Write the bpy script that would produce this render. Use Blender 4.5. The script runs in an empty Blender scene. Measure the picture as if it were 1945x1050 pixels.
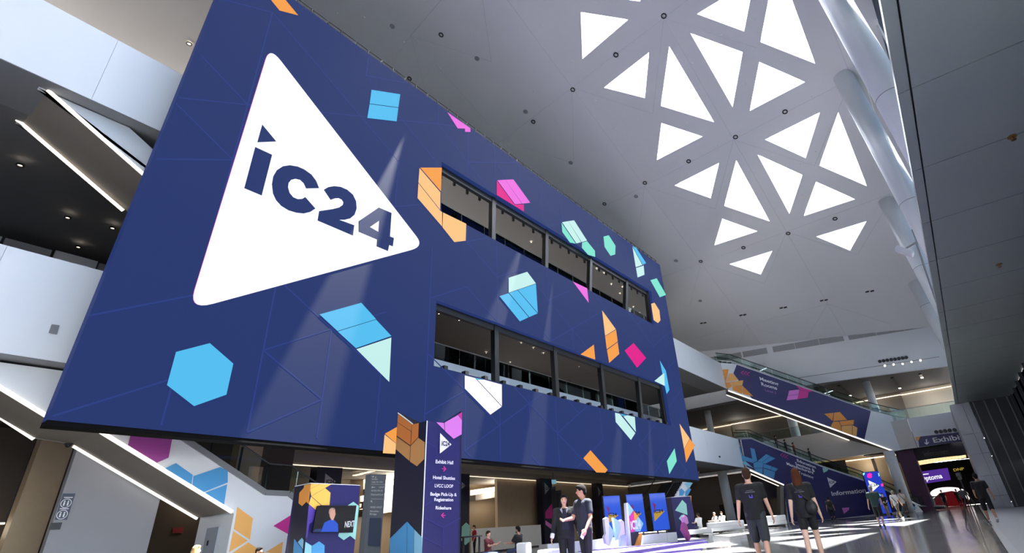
import bpy, bmesh, math, random
import numpy as np
from mathutils import Vector, Matrix

# ------------------------------------------------------------------ camera, sky, sun, exposure
scene = bpy.context.scene
COL = scene.collection
IMW, IMH = 1945.0, 1050.0
YAW, PITCH, ROLL = -0.5847431850828844, 0.4752983526918535, -0.08496363718566681
FPX, CAMH, PX, PY = 989.1387178614953, 0.9342988160577229, 1069.8066249194437, 498.1536660239939
_cy, _sy, _cp, _sp = math.cos(YAW), math.sin(YAW), math.cos(PITCH), math.sin(PITCH)
_f = np.array([_sy * _cp, _cy * _cp, _sp]); _r = np.array([_cy, -_sy, 0.0]); _u = np.cross(_r, _f)
R2 = _r * math.cos(ROLL) + _u * math.sin(ROLL); U2 = -_r * math.sin(ROLL) + _u * math.cos(ROLL)
CAM = np.array([0.0, 0.0, CAMH])
cam_d = bpy.data.cameras.new('camera'); cam = bpy.data.objects.new('camera', cam_d); COL.objects.link(cam)
cam_d.sensor_fit = 'HORIZONTAL'; cam_d.sensor_width = 36.0; cam_d.lens = 36.0 * FPX / IMW
cam_d.shift_x = -(PX - IMW / 2) / IMW; cam_d.shift_y = (PY - IMH / 2) / IMW
cam_d.clip_start = 0.05; cam_d.clip_end = 1000
_m = Matrix.Identity(4)
for i in range(3):
    _m[i][0], _m[i][1], _m[i][2], _m[i][3] = R2[i], U2[i], -_f[i], CAM[i]
cam.matrix_world = _m
scene.camera = cam

vs = scene.view_settings
vs.view_transform = 'Standard'; vs.look = 'None'; vs.gamma = 1.0; vs.use_curve_mapping = False; vs.exposure = 0.4
cyc = scene.cycles
cyc.use_denoising = True
cyc.max_bounces = 8; cyc.diffuse_bounces = 5; cyc.glossy_bounces = 3; cyc.transparent_max_bounces = 12; cyc.transmission_bounces = 4
cyc.sample_clamp_indirect = 6.0; cyc.caustics_reflective = False; cyc.caustics_refractive = False

world = bpy.data.worlds.new('sky'); scene.world = world; world.use_nodes = True
wn = world.node_tree; wn.nodes.clear()
wo = wn.nodes.new('ShaderNodeOutputWorld'); wb = wn.nodes.new('ShaderNodeBackground'); ws = wn.nodes.new('ShaderNodeTexSky')
ws.sky_type = 'NISHITA'; ws.sun_disc = False; ws.sun_elevation = math.radians(62); ws.sun_rotation = math.radians(20); ws.dust_density = 2.5; ws.air_density = 1.0
hsv = wn.nodes.new('ShaderNodeHueSaturation'); hsv.inputs['Saturation'].default_value = 0.38
wn.links.new(ws.outputs[0], hsv.inputs['Color']); wn.links.new(hsv.outputs[0], wb.inputs[0]); wn.links.new(wb.outputs[0], wo.inputs[0])
wb.inputs[1].default_value = 2.65
SUN_DIR = Vector((-4.3, -9.0, -30.0)).normalized()
sun_d = bpy.data.lights.new('sun', 'SUN'); sun_d.energy = 78.0; sun_d.angle = 0.0093; sun_d.color = (1.0, 0.96, 0.9)
sun = bpy.data.objects.new('sun', sun_d); COL.objects.link(sun)
sun.rotation_euler = SUN_DIR.to_track_quat('-Z', 'Y').to_euler(); sun.location = (20, 30, 80)

# ------------------------------------------------------------------ photo pixel -> direction; distance from the surface it lies on
def ray(px, py):
    d = R2 * ((px - PX) / FPX) - U2 * ((py - PY) / FPX) + _f
    return d / np.linalg.norm(d)
class Plane:
    def __init__(s, p, n):
        s.p = np.array(p, float); s.n = np.array(n, float); s.n /= np.linalg.norm(s.n)
        if s.n @ (CAM - s.p) < 0: s.n = -s.n          # the normal faces the viewer's side
    def hit(s, px, py, off=0.0):
        d = ray(px, py); t = (s.n @ (s.p - CAM) + off) / (s.n @ d)
        return CAM + d * t
def vplane(a, b):
    a = np.array(a, float); b = np.array(b, float); d = b - a
    return Plane((a[0], a[1], 0), (-d[1], d[0], 0))
def xplane(x): return Plane((x, 0, 0), (1, 0, 0))
def yplane(y): return Plane((0, y, 0), (0, 1, 0))
def zplane(z): return Plane((0, 0, z), (0, 0, 1))
FLOORP = zplane(0.0)
def zm(ox, oy, s, pts): return [(ox + x / s, oy + y / s) for x, y in pts]

# ------------------------------------------------------------------ materials
def s2l(c):
    return tuple(((v / 255.0) / 12.92 if v / 255.0 <= 0.04045 else ((v / 255.0 + 0.055) / 1.055) ** 2.4) for v in c)
MATS = {}
def mat(name, rgb, rough=0.5, metal=0.0, noise=0.0, nscale=2.0, bump=0.0, spec=0.5):
    if name in MATS: return MATS[name]
    m = bpy.data.materials.new(name); m.use_nodes = True; nt = m.node_tree
    b = nt.nodes['Principled BSDF']; c = s2l(rgb)
    b.inputs['Base Color'].default_value = (*c, 1); b.inputs['Roughness'].default_value = rough; b.inputs['Metallic'].default_value = metal
    b.inputs['Specular IOR Level'].default_value = spec
    tc = nt.nodes.new('ShaderNodeTexCoord'); nz = nt.nodes.new('ShaderNodeTexNoise'); nz.inputs['Scale'].default_value = nscale; nz.inputs['Detail'].default_value = 4
    nt.links.new(tc.outputs['Object'], nz.inputs['Vector'])
    mx = nt.nodes.new('ShaderNodeMix'); mx.data_type = 'RGBA'
    k = max(noise, 0.02)
    mx.inputs[6].default_value = (*[v * (1 - k) for v in c], 1); mx.inputs[7].default_value = (*[min(1, v * (1 + k)) for v in c], 1)
    nt.links.new(nz.outputs[0], mx.inputs[0]); nt.links.new(mx.outputs[2], b.inputs['Base Color'])
    if bump:
        bp = nt.nodes.new('ShaderNodeBump'); bp.inputs['Strength'].default_value = bump; bp.inputs['Distance'].default_value = 0.02
        nt.links.new(nz.outputs[0], bp.inputs['Height']); nt.links.new(bp.outputs[0], b.inputs['Normal'])
    MATS[name] = m; return m
def emit(name, rgb, strength=1.0, base=(0, 0, 0), rough=0.5, spec=0.5):
    if name in MATS: return MATS[name]
    m = bpy.data.materials.new(name); m.use_nodes = True; b = m.node_tree.nodes['Principled BSDF']
    b.inputs['Base Color'].default_value = (*s2l(base), 1); b.inputs['Roughness'].default_value = rough
    b.inputs['Specular IOR Level'].default_value = spec
    b.inputs['Emission Color'].default_value = (*s2l(rgb), 1); b.inputs['Emission Strength'].default_value = strength
    MATS[name] = m; return m
def glass(name, tint=(225, 240, 238), alpha=0.12, rough=0.02):
    if name in MATS: return MATS[name]
    m = bpy.data.materials.new(name); m.use_nodes = True; nt = m.node_tree; nt.nodes.clear()
    o = nt.nodes.new('ShaderNodeOutputMaterial'); t = nt.nodes.new('ShaderNodeBsdfTransparent'); g = nt.nodes.new('ShaderNodeBsdfGlossy'); mx = nt.nodes.new('ShaderNodeMixShader')
    c = s2l(tint); t.inputs[0].default_value = (*c, 1); g.inputs['Color'].default_value = (*c, 1); g.inputs['Roughness'].default_value = rough
    fr = nt.nodes.new('ShaderNodeFresnel'); fr.inputs[0].default_value = 1.45
    ad = nt.nodes.new('ShaderNodeMath'); ad.operation = 'ADD'; ad.inputs[1].default_value = alpha; ad.use_clamp = True
    nt.links.new(fr.outputs[0], ad.inputs[0]); nt.links.new(ad.outputs[0], mx.inputs[0])
    nt.links.new(t.outputs[0], mx.inputs[1]); nt.links.new(g.outputs[0], mx.inputs[2]); nt.links.new(mx.outputs[0], o.inputs[0])
    MATS[name] = m; return m

WHITE = mat('white_plaster', (226, 229, 233), 0.55, noise=0.03, nscale=0.6)
CEILW = mat('ceiling_white', (240, 241, 243), 0.7, noise=0.03, nscale=0.3)
SOFFITM = mat('soffit_panel', (126, 134, 132), 0.3, 0.0, noise=0.05, nscale=0.4)
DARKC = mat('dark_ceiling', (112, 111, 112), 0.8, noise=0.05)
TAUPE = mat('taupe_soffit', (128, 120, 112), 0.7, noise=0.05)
BEIGE = mat('beige_wood', (176, 156, 128), 0.5, noise=0.08, nscale=3)
BLACK = mat('black_metal', (14, 14, 15), 0.45)
DGREY = mat('dark_grey_metal', (58, 60, 64), 0.45, 0.3)
GREY = mat('mid_grey', (120, 122, 126), 0.5)
STEEL = mat('brushed_steel', (170, 172, 176), 0.3, 0.8)
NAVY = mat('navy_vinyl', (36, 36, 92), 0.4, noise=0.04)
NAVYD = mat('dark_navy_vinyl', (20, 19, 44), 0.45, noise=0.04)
GLASS = glass('clear_glass'); GLASSB = glass('balustrade_glass', (236, 246, 244), 0.04)
FACGLASS = glass('tinted_facade_glass', (146, 157, 166), 0.06, 0.05)
SKYGLASS = glass('skylight_glass', (248, 250, 252), 0.04, 0.2)
LIGHTSTRIP = emit('light_strip', (255, 244, 226), 1.3, (255, 255, 255))
COVE = emit('cove_light', (255, 232, 196), 1.1, (255, 255, 255))
PUREW = mat('white_print', (240, 240, 244), 0.5)

ORD = ['first', 'second', 'third', 'fourth', 'fifth', 'sixth', 'seventh', 'eighth', 'ninth', 'tenth', 'eleventh', 'twelfth', 'thirteenth', 'fourteenth', 'fifteenth']
def lamp(parent, P, watts, kind='SPOT', rgb=(1.0, 0.86, 0.68), radius=0.15, angle=150):
    l = bpy.data.lights.new('lamp_light', kind); l.energy = watts; l.color = rgb; l.shadow_soft_size = radius
    if kind == 'SPOT': l.spot_size = math.radians(angle); l.spot_blend = 0.8
    o = bpy.data.objects.new('lamp_light', l); COL.objects.link(o); o.parent = parent
    o.location = np.array(P, float) - (BASE[parent.name] if parent else 0); return o
# ------------------------------------------------------------------ object helpers
BASE = {}
def link(o): COL.objects.link(o); return o
class MB:                                              # collects shapes for one mesh
    def __init__(s): s.v = []; s.f = []
    def add(s, vs_, fs_):
        k = len(s.v); s.v += [tuple(map(float, p)) for p in vs_]; s.f += [tuple(i + k for i in f) for f in fs_]; return s
    def box(s, c, size, ax=None):
        c = np.array(c, float); ax = np.eye(3) if ax is None else np.array(ax, float)
        h = np.array(size, float) / 2; V = []
        for sx in (-1, 1):
            for sy in (-1, 1):
                for sz in (-1, 1): V.append(c + ax[0] * h[0] * sx + ax[1] * h[1] * sy + ax[2] * h[2] * sz)
        return s.add(V, [(0, 1, 3, 2), (4, 6, 7, 5), (0, 4, 5, 1), (2, 3, 7, 6), (0, 2, 6, 4), (1, 5, 7, 3)])
    def bar(s, a, b, w, h=None, up=(0, 0, 1)):           # a box-section bar from a to b
        a = np.array(a, float); b = np.array(b, float); d = b - a; L = np.linalg.norm(d)
        if L < 1e-6: return s
        x = d / L; y = np.cross(np.array(up, float), x)
        if np.linalg.norm(y) < 1e-4: y = np.cross((1.0, 0, 0), x)
        y /= np.linalg.norm(y); z = np.cross(x, y)
        return s.box((a + b) / 2, (L, w, h or w), (x, y, z))
    def tube(s, path, r, n=8, cap=True):
        P = [np.array(p, float) for p in path]; rs = r if isinstance(r, (list, tuple)) else [r] * len(P); V = []; F = []
        for i, p in enumerate(P):
            t = P[min(i + 1, len(P) - 1)] - P[max(i - 1, 0)]; t = t / (np.linalg.norm(t) + 1e-9)
            a = np.cross(t, (0, 0, 1.0)) if abs(t[2]) < 0.95 else np.cross(t, (1.0, 0, 0)); a /= np.linalg.norm(a); b = np.cross(t, a)
            V += [p + rs[i] * (a * math.cos(2 * math.pi * k / n) + b * math.sin(2 * math.pi * k / n)) for k in range(n)]
        for i in range(len(P) - 1):
            for k in range(n):
                k2 = (k + 1) % n; F.append((i * n + k, i * n + k2, (i + 1) * n + k2, (i + 1) * n + k))
        if cap: F.append(tuple(range(n))[::-1]); F.append(tuple(range((len(P) - 1) * n, len(P) * n)))
        return s.add(V, F)
    def prism(s, pts, ext):                              # polygon swept along a vector
        P = [np.array(p, float) for p in pts]; e = np.array(ext, float); n = len(P)
        V = P + [p + e for p in P]
        F = [tuple(range(n))[::-1], tuple(range(n, 2 * n))] + [(i, (i + 1) % n, n + (i + 1) % n, n + i) for i in range(n)]
        return s.add(V, F)
    def disc(s, c, nrm, r, t=0.02, n=14):
        nrm = np.array(nrm, float); nrm /= np.linalg.norm(nrm)
        return s.tube([np.array(c, float), np.array(c, float) + nrm * t], r, n)
    def ell(s, c, rad, nu=12, nv=8, ax=None):
        c = np.array(c, float); ax = np.eye(3) if ax is None else np.array(ax, float); V = [c + ax[2] * rad[2]]; F = []
        for j in range(1, nv):
            th = math.pi * j / nv
            for i in range(nu):
                ph = 2 * math.pi * i / nu
                V.append(c + ax[0] * rad[0] * math.sin(th) * math.cos(ph) + ax[1] * rad[1] * math.sin(th) * math.sin(ph) + ax[2] * rad[2] * math.cos(th))
        V.append(c - ax[2] * rad[2])
        for i in range(nu): F.append((0, 1 + i, 1 + (i + 1) % nu))
        for j in range(nv - 2):
            for i in range(nu):
                a = 1 + j * nu + i; b = 1 + j * nu + (i + 1) % nu; F.append((a, a + nu, b + nu, b))
        k = len(V) - 1; o = 1 + (nv - 2) * nu
        for i in range(nu): F.append((o + i, k, o + (i + 1) % nu))
        return s.add(V, F)
    def build(s, name, m, parent=None, smooth=False, bevel=0.0):
        return mesh_obj(name, s.v, s.f, m, parent, smooth, bevel)
def mesh_obj(name, V, F, m, parent=None, smooth=False, bevel=0.0, fix=True):
    V = np.array(V, float); lo = V.min(0); hi = V.max(0); base = np.array([(lo[0] + hi[0]) / 2, (lo[1] + hi[1]) / 2, lo[2]])
    me = bpy.data.meshes.new(name); me.from_pydata((V - base).tolist(), [], F)
    if fix:
        bm = bmesh.new(); bm.from_mesh(me); bmesh.ops.recalc_face_normals(bm, faces=bm.faces); bm.to_mesh(me); bm.free()
    if smooth:
        me.polygons.foreach_set('use_smooth', [True] * len(me.polygons))
    me.update()
    for mm in (m if isinstance(m, (list, tuple)) else [m]): me.materials.append(mm)
    o = link(bpy.data.objects.new(name, me))
    pb = BASE[parent.name] if parent else np.zeros(3)
    o.parent = parent; o.location = base - pb; BASE[o.name] = base
    if bevel:
        b = o.modifiers.new('bevel', 'BEVEL'); b.width = bevel; b.segments = 2; b.limit_method = 'ANGLE'
    return o
LABELS = {}
def tag(o, label=None, cat=None, group=None, kind=None):
    if label: o['label'] = label
    if cat: o['category'] = cat
    if group: o['group'] = group
    if kind: o['kind'] = kind
    return o
def thing(name, label, cat, loc=(0, 0, 0), group=None, kind=None):
    o = link(bpy.data.objects.new(name, None)); o.empty_display_size = 0.2; o.location = loc; BASE[o.name] = np.array(loc, float)
    return tag(o, label, cat, group, kind)
def struct(o, label, cat): return tag(o, label, cat, kind='structure')
def poly(name, pts, ext, m, parent=None):
    return MB().prism(pts, ext).build(name, m, parent)
def decal(name, plane, pxs, m, parent, off=0.01, t=0.012):       # a flat printed or glued shape on a surface, outline read from the photo
    pts = [plane.hit(x, y, off) for x, y in pxs]
    if abs(plane.n[2]) < .1: pts = [np.array([p[0], p[1], max(p[2], .02)]) for p in pts]
    return poly(name, pts, plane.n * t, m, parent)
def inside(q, loop):
    c = False; n = len(loop)
    for i in range(n):
        (x1, y1), (x2, y2) = loop[i], loop[(i + 1) % n]
        if (y1 > q[1]) != (y2 > q[1]) and q[0] < (x2 - x1) * (q[1] - y1) / (y2 - y1) + x1: c = not c
    return c
def holed(name, outer, holes, ext, m, parent=None):    # polygon with holes, given thickness
    from mathutils.geometry import delaunay_2d_cdt
    e = np.array(ext, float); n = e / np.linalg.norm(e); P0 = np.array(outer[0], float)
    ex = np.array(outer[1], float) - P0; ex /= np.linalg.norm(ex); ey = np.cross(n, ex)
    loops2 = []; co = []; ed = []
    for loop in [outer] + holes:
        l2 = [((np.array(p, float) - P0) @ ex, (np.array(p, float) - P0) @ ey) for p in loop]; k = len(co); loops2.append(l2)
        co += [Vector(p) for p in l2]; ed += [(k + i, k + (i + 1) % len(l2)) for i in range(len(l2))]
    vo, eo, fo, *_ = delaunay_2d_cdt(co, ed, [], 0, 1e-6)
    tri_ = []
    for f in fo:
        c = sum((vo[i] for i in f), Vector((0, 0))) / len(f)
        if inside(c, loops2[0]) and not any(inside(c, h) for h in loops2[1:]): tri_.append(tuple(f))
    V = [P0 + ex * v[0] + ey * v[1] for v in vo]; k = len(V); V2 = V + [v + e for v in V]
    cnt = {}
    for f in tri_:
        for i in range(len(f)):
            a_, b_ = f[i], f[(i + 1) % len(f)]; cnt.setdefault((min(a_, b_), max(a_, b_)), []).append((a_, b_))
    F = [f[::-1] for f in tri_] + [tuple(i + k for i in f) for f in tri_] + [(v[0][0], v[0][1], v[0][1] + k, v[0][0] + k) for v in cnt.values() if len(v) == 1]
    return mesh_obj(name, V2, F, m, parent)
WORK = bpy.data.scenes.new('workbench')            # scratch scene, removed at the end
def evaluated(o):
    WORK.collection.objects.link(o)
    with bpy.context.temp_override(scene=WORK, view_layer=WORK.view_layers[0]): dg = bpy.context.evaluated_depsgraph_get(); dg.update()
    me = bpy.data.meshes.new_from_object(o.evaluated_get(dg)); bpy.data.objects.remove(o); return me
def text_mesh(s, bold=0.0, extrude=0.0):
    cu = bpy.data.curves.new('t', 'FONT'); cu.body = s; cu.offset = bold; cu.extrude = extrude; cu.resolution_u = 3
    me = evaluated(bpy.data.objects.new('t', cu)); V = [tuple(v.co) for v in me.vertices]; F = [tuple(p.vertices) for p in me.polygons]
    bpy.data.curves.remove(cu); bpy.data.meshes.remove(me)
    return np.array(V), F
def text_on(name, s, A, B, up, height, m, parent, nrm, off=0.03, bold=0.018):
    """lettering whose baseline runs from A to B, with the given capital height"""
    V, F = text_mesh(s, bold); A = np.array(A, float); B = np.array(B, float); up = np.array(up, float)
    x0, x1 = V[:, 0].min(), V[:, 0].max(); e = (B - A)
    k = height / 0.70
    W = [A + e * ((v[0] - x0) / (x1 - x0)) + up * (v[1] * k) + np.array(nrm) * off for v in V]
    return mesh_obj(name, W, F, m, parent, fix=False)
def text_px(name, s, plane, a, b, cap_px, m, parent, off=0.03, bold=0.018):
    A = plane.hit(*a); B = plane.hit(*b); e = (B - A) / np.linalg.norm(B - A)
    T = plane.hit(a[0] , a[1] - cap_px); up = np.array((0, 0, 1.0)) if abs(plane.n[2]) < 0.5 else np.cross(plane.n, e)
    return text_on(name, s, A, B, up, abs((T - A) @ up), m, parent, plane.n, off, bold)
def copy_tree(o, parent=None, loc=None):
    c = o.copy(); link(c); c.parent = parent
    if loc is not None: c.location = loc
    for ch in o.children: copy_tree(ch, c)
    return c

# ------------------------------------------------------------------ the hall: floor, ceiling, walls
CB, CC, CS = -0.3848135007510007, -0.14016638201772946, 42.0
CEILP = Plane((0, 0, CAMH + CS), (-CC, -CB, 1.0))
def ceil_z(x, y): return CAMH + CS + CB * y + CC * x

def floor_material():
    m = bpy.data.materials.new('polished_terrazzo'); m.use_nodes = True; nt = m.node_tree; b = nt.nodes['Principled BSDF']
    tc = nt.nodes.new('ShaderNodeTexCoord'); br = nt.nodes.new('ShaderNodeTexBrick'); nz = nt.nodes.new('ShaderNodeTexNoise'); nz2 = nt.nodes.new('ShaderNodeTexNoise')
    nz.inputs['Scale'].default_value = 0.35; nz.inputs['Detail'].default_value = 3; nz2.inputs['Scale'].default_value = 60
    br.offset = 0.0; br.inputs['Scale'].default_value = 0.35; br.inputs['Mortar Size'].default_value = 0.004; br.inputs['Brick Width'].default_value = 0.5; br.inputs['Row Height'].default_value = 0.5
    br.inputs['Color1'].default_value = (0.145, 0.146, 0.148, 1); br.inputs['Color2'].default_value = (0.165, 0.166, 0.168, 1); br.inputs['Mortar'].default_value = (0.085, 0.086, 0.088, 1)
    for n_ in (br, nz, nz2): nt.links.new(tc.outputs['Object'], n_.inputs['Vector'])
    mx = nt.nodes.new('ShaderNodeMix'); mx.data_type = 'RGBA'; mx.blend_type = 'OVERLAY'; mx.inputs[0].default_value = 0.35
    nt.links.new(br.outputs[0], mx.inputs[6]); nt.links.new(nz2.outputs[0], mx.inputs[7]); nt.links.new(mx.outputs[2], b.inputs['Base Color'])
    mr = nt.nodes.new('ShaderNodeMapRange'); mr.inputs[3].default_value = 0.06; mr.inputs[4].default_value = 0.16
    nt.links.new(nz.outputs[0], mr.inputs[0]); nt.links.new(mr.outputs[0], b.inputs['Roughness'])
    return m
struct(MB().box((-27.7, 25, -0.15), (55.8, 130, 0.3)).build('floor', floor_material()), 'dark polished floor of the whole hall', 'floor')
PALEF = mat('pale_pavers', (150, 152, 158), 0.3, noise=0.06, nscale=1.2)
ff = struct(MB().box((5.2, 22.5, -0.15), (9.72, 135, 0.3)).build('floor', PALEF), 'pale stone paving along the right-hand doors', 'floor')
struct(MB().box((0.27, 22.5, -0.12), (0.14, 135, 0.26)).build('trim_1', STEEL), 'thin metal strip between dark floor and pale paving', 'floor strip')

# ceiling with triangular skylights, outlines read in the plane of the ceiling
TRI = [[(193, 43), (362, 70), (199, 210)], [(436, 187), (421, 349), (276, 312)], [(508, 165), (668, 435), (478, 377)], [(583, 118), (770, 186), (734, 382)],
       [(607, 50), (811, -73), (775, 112)], [(833, 150), (890.6, -148.6), (1028, 227)], [(829, 221), (992, 292), (795, 395)], [(480, 438), (627, 486), (464, 570)],
       [(849, 497), (1045, 400), (994, 563)], [(1110, 400), (1212, 663), (1043, 590)], [(822, 550), (983, 623), (936, 762)], [(747, 571), (866, 788), (704, 733)],
       [(686, 580), (656, 706), (527, 660)], [(1031, 647), (1170, 709), (987, 769)], [(697, 778), (823, 823), (669, 873)], [(875, 893), (834, 977), (722, 940)],
       [(1211, 787), (1152, 892), (1031, 842)], [(350, -2), (404, 5), (436, -120)]]
tris = [[CEILP.hit(*q) for q in zm(1000, 0, 1.8743, t)] for t in TRI]
W1 = np.array([0.008188 * CS, 0.266023 * CS, 0.0]); W1[2] = CB * W1[1] + CC * W1[0]
tris[17][2] = (tris[17][2] + 0)                      # this pane runs on above the picture
extra = [[p - 2 * W1 for p in tris[k]] for k in (2, 3, 6, 8, 9, 10, 11, 12, 13)]
def tri_clash(A, B):
    a2 = [tuple(p[:2]) for p in A]; b2 = [tuple(p[:2]) for p in B]
    smp = lambda t: [tuple(np.array(t[0]) * u + np.array(t[1]) * v + np.array(t[2]) * (1 - u - v)) for u in (0, .2, .4, .6, .8, 1) for v in (0, .2, .4, .6, .8, 1) if u + v <= 1]
    return any(inside(q, b2) for q in smp(a2)) or any(inside(q, a2) for q in smp(b2))
skyl = list(tris)
for t in extra:
    if min(p[1] for p in t) > -6 and not any(tri_clash(t, u) for u in skyl): skyl.append(t)
Xl, Xr, Yn, Yf = -62.0, 3.4, -8.0, 68.5
outer = [(x, y, ceil_z(x, y)) for x, y in ((Xl, Yn), (Xr, Yn), (Xr, Yf), (Xl, Yf))]
cn = CEILP.n if CEILP.n[2] > 0 else -CEILP.n          # towards the sky
ceiling = holed('ceiling', outer, skyl, cn * 0.5, CEILW)
struct(ceiling, 'high sloping white ceiling pierced by triangular skylights', 'ceiling')
FRAMEW = mat('skylight_bar', (236, 238, 240), 0.5)
for t in skyl:
    c = sum(t) / 3; pts = [c + (p - c) * 1.02 + cn * 0.42 for p in t]
    poly('skylight_pane', pts, cn * 0.04, SKYGLASS, ceiling)

# seams of the ceiling panels run from hub to hub
H0 = np.array([-0.1663103625732095, 0.6332663067141183]) * CS; HU = np.array([-0.2228209442309881, 0.041300592063801114]) * CS; HW = np.array([0.008188335, 0.266023104]) * CS
SEAM = mat('ceiling_seam', (216, 219, 222), 0.8)
def cpt(p, o=0.0): return np.array([p[0], p[1], ceil_z(p[0], p[1])]) - cn * o
sm = MB()
for i in range(-1, 5):
    for j in range(-1, 4):
        A = H0 + HU * i + HW * j
        for B in (A + HU, A + HW, A + HU / 2 + HW / 2, A - HU / 2 + HW / 2):
            if max(A[0], B[0]) > Xr - .3: continue
            # leave the seam off where it would cross a pane
            ok = True
            for k in range(1, 20):
                q = A + (B - A) * k / 20
                for t in skyl:
                    s_ = [np.cross(np.append(t[(m_ + 1) % 3][:2] - t[m_][:2], 0), np.append(q - t[m_][:2], 0))[2] for m_ in range(3)]
                    if all(v > 0 for v in s_) or all(v < 0 for v in s_): ok = False
            if ok: sm.bar(cpt(A, 0.004), cpt(B, 0.004), 0.035, 0.012)
so = sm.build('panel_seams', SEAM, ceiling); so['kind'] = 'stuff'

# right side: low polished soffit, facade, clerestory, leaning columns
SZ = 7.8; SH = SZ - CAMH
soff = struct(MB().box(((2.4 + 9.0) / 2, 29.0, SZ + 0.45), (6.6, 73.6, 0.66)).build('ceiling_soffit', DGREY), 'low grey panelled soffit over the doors on the right', 'ceiling')
MB().box(((2.4 + 9.0) / 2, 29.0, SZ + 0.82), (6.5, 73.6, 0.08)).build('added_bounce_deck', mat('bounce_deck_white', (235, 235, 232), .8), soff)  # unseen white slab added to bounce sunlight up onto the ceiling
MB().box((1.9, 29.0, SZ + 0.135), (1.16, 73.6, 0.03)).build('backing_plate', DGREY, soff)
yj = [1.4515 * SH + 0.4625 * SH * k for k in range(-5, 19)]
edges_x = [0.189 * SH, 0.2235 * SH, 0.7495 * SH]
for k in range(len(yj) - 1):
    a, b = yj[k], min(yj[k + 1], 65.5)
    if b - a < .3: continue
    for x0, x1 in ((edges_x[0], edges_x[1]), (edges_x[1], edges_x[2] + 0.05)):
        MB().box(((x0 + x1) / 2, (a + b) / 2, SZ + 0.06), (x1 - x0 - 0.035, b - a - 0.03, 0.12)).build('soffit_panel', SOFFITM, soff)
XF = 0.75 * SH                                       # facade
XFG = XF + 0.05
ww = thing('window_1', 'tall glazed facade above the soffit on the right', 'window', (XFG, 20, SZ + .9), kind='structure')
MULL = mat('white_mullion', (225, 228, 230), 0.4)
for k in range(-6, 13):
    y0 = 5.2 * k + 2; y1 = y0 + 5.2
    MB().box((XFG, y0, SZ + .9 + 14), (0.25, 0.12, 28)).build('mullion', MULL, ww)
    for lv in range(4):
        z0 = SZ + 1 + 7 * lv; MB().box((XFG, (y0 + y1) / 2, z0 + 3.5), (0.04, 5.0, 6.9)).build('pane', FACGLASS, ww)
rr = MB()
outer2 = [(x, y, ceil_z(Xr, y)) for x, y in ((Xr + .05, Yn), (XF + 1.5, Yn), (XF + 1.5, Yf), (Xr + .05, Yf))]
struct(poly('ceiling', outer2, (0, 0, .4), CEILW), 'white ceiling margin beside the tall facade glass', 'ceiling')
COLW = mat('column_white', (222, 227, 231), 0.42, noise=0.02)
for y0, lab in ((24.2, 'nearest huge white round column rising to the skylight ceiling'), (35.8, 'second white round column rising to the skylight ceiling'), (48.1, 'third white round column, under the last skylight'), (59.0, 'farthest white round column beside the soffit edge'), ):
    c = thing('ceiling_column', lab, 'column', (3.3, y0, SZ + .8), 'round columns under the skylights')
    zt = ceil_z(2.2, y0)
    a, b = np.array([3.3, y0, SZ + .8]), np.array([2.25, y0, zt + .2])
    MB().tube([a, b], 0.66, 28).build('shaft', COLW, c, smooth=True)
    e = (b - a) / np.linalg.norm(b - a)
    MB().tube([a + e * 9, a + e * 9.03], 0.668, 28).build('joint_ring', GREY, c)

# closing walls
struct(MB().box((-28, -8.2, 27), (68, 0.4, 54)).build('wall_back', WHITE), 'plain white wall behind the viewer', 'wall')
struct(MB().box((-62.2, 30, 27), (0.4, 78, 54)).build('wall_left', BEIGE), 'deep beige wall behind the galleries', 'wall')
# ------------------------------------------------------------------ the giant LED screen
SCR = vplane((-17.0, 3.4), (-16.3, 40.8))
LEDK = 2 ** -0.4
LEDN = emit('led_navy', (37, 54, 110), 0.98 * LEDK, (5, 6, 9), 0.6, 0.05)
def led(name, rgb, k=1.0): return emit('led_' + name, rgb, k * LEDK, (5, 6, 9), 0.6, 0.05)
LC = dict(cyan=led('cyan', (84, 190, 240)), light=led('light_cyan', (176, 232, 240)), white=led('white', (255, 255, 255), 1.3), orange=led('orange', (246, 160, 72)), peach=led('peach', (252, 198, 132)),
          mint=led('mint', (128, 228, 206)), pink=led('pink', (238, 112, 226)), magenta=led('magenta', (226, 24, 140)), line=led('faint_line', (44, 62, 130)), pale=led('pale_mint', (198, 240, 236)), rim=led('rim', (210, 60, 180)))
out = [(444, -84), (1253, 503), (1328, 912), (90, 797)]
win_up = [(839, 307), (1237, 553), (1243, 617), (838, 401)]
win_lo = [(829, 570), (1262.5, 731), (1275, 808), (824, 695.5)]
S3 = lambda pts, o=0.0: [SCR.hit(x, y, o) for x, y in pts]
ledt = thing('led_screen', 'giant navy wall screen showing a white play-triangle logo', 'screen', SCR.hit(700, 860))
holed('display', S3(out), [S3(win_up), S3(win_lo)], -SCR.n * 0.45, [LEDN], ledt)
holed('back_cover', S3(out, -.455), [S3(win_up, -.455), S3(win_lo, -.455)], -SCR.n * 0.04, [DGREY], ledt)
bk = MB()
for a, b in ((out[3], out[2]),):
    A, B = SCR.hit(*a), SCR.hit(*b); bk.bar(A - SCR.n * 0.24 - (0, 0, .06), B - SCR.n * 0.24 - (0, 0, .06), 0.46, 0.12)
bk.build('bottom_frame', mat('matte_black', (10, 10, 11), .95, spec=.1), ledt)
def bez(p, c, q, n=7): return [tuple((1 - t) ** 2 * np.array(p) + 2 * t * (1 - t) * np.array(c) + t * t * np.array(q)) for t in [i / n for i in range(n + 1)]]
def isect(a, b, c, d):
    a, b, c, d = map(np.array, (a, b, c, d)); r = b - a; s_ = d - c
    return a + r * (((c - a)[0] * s_[1] - (c - a)[1] * s_[0]) / (r[0] * s_[1] - r[1] * s_[0]))
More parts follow.
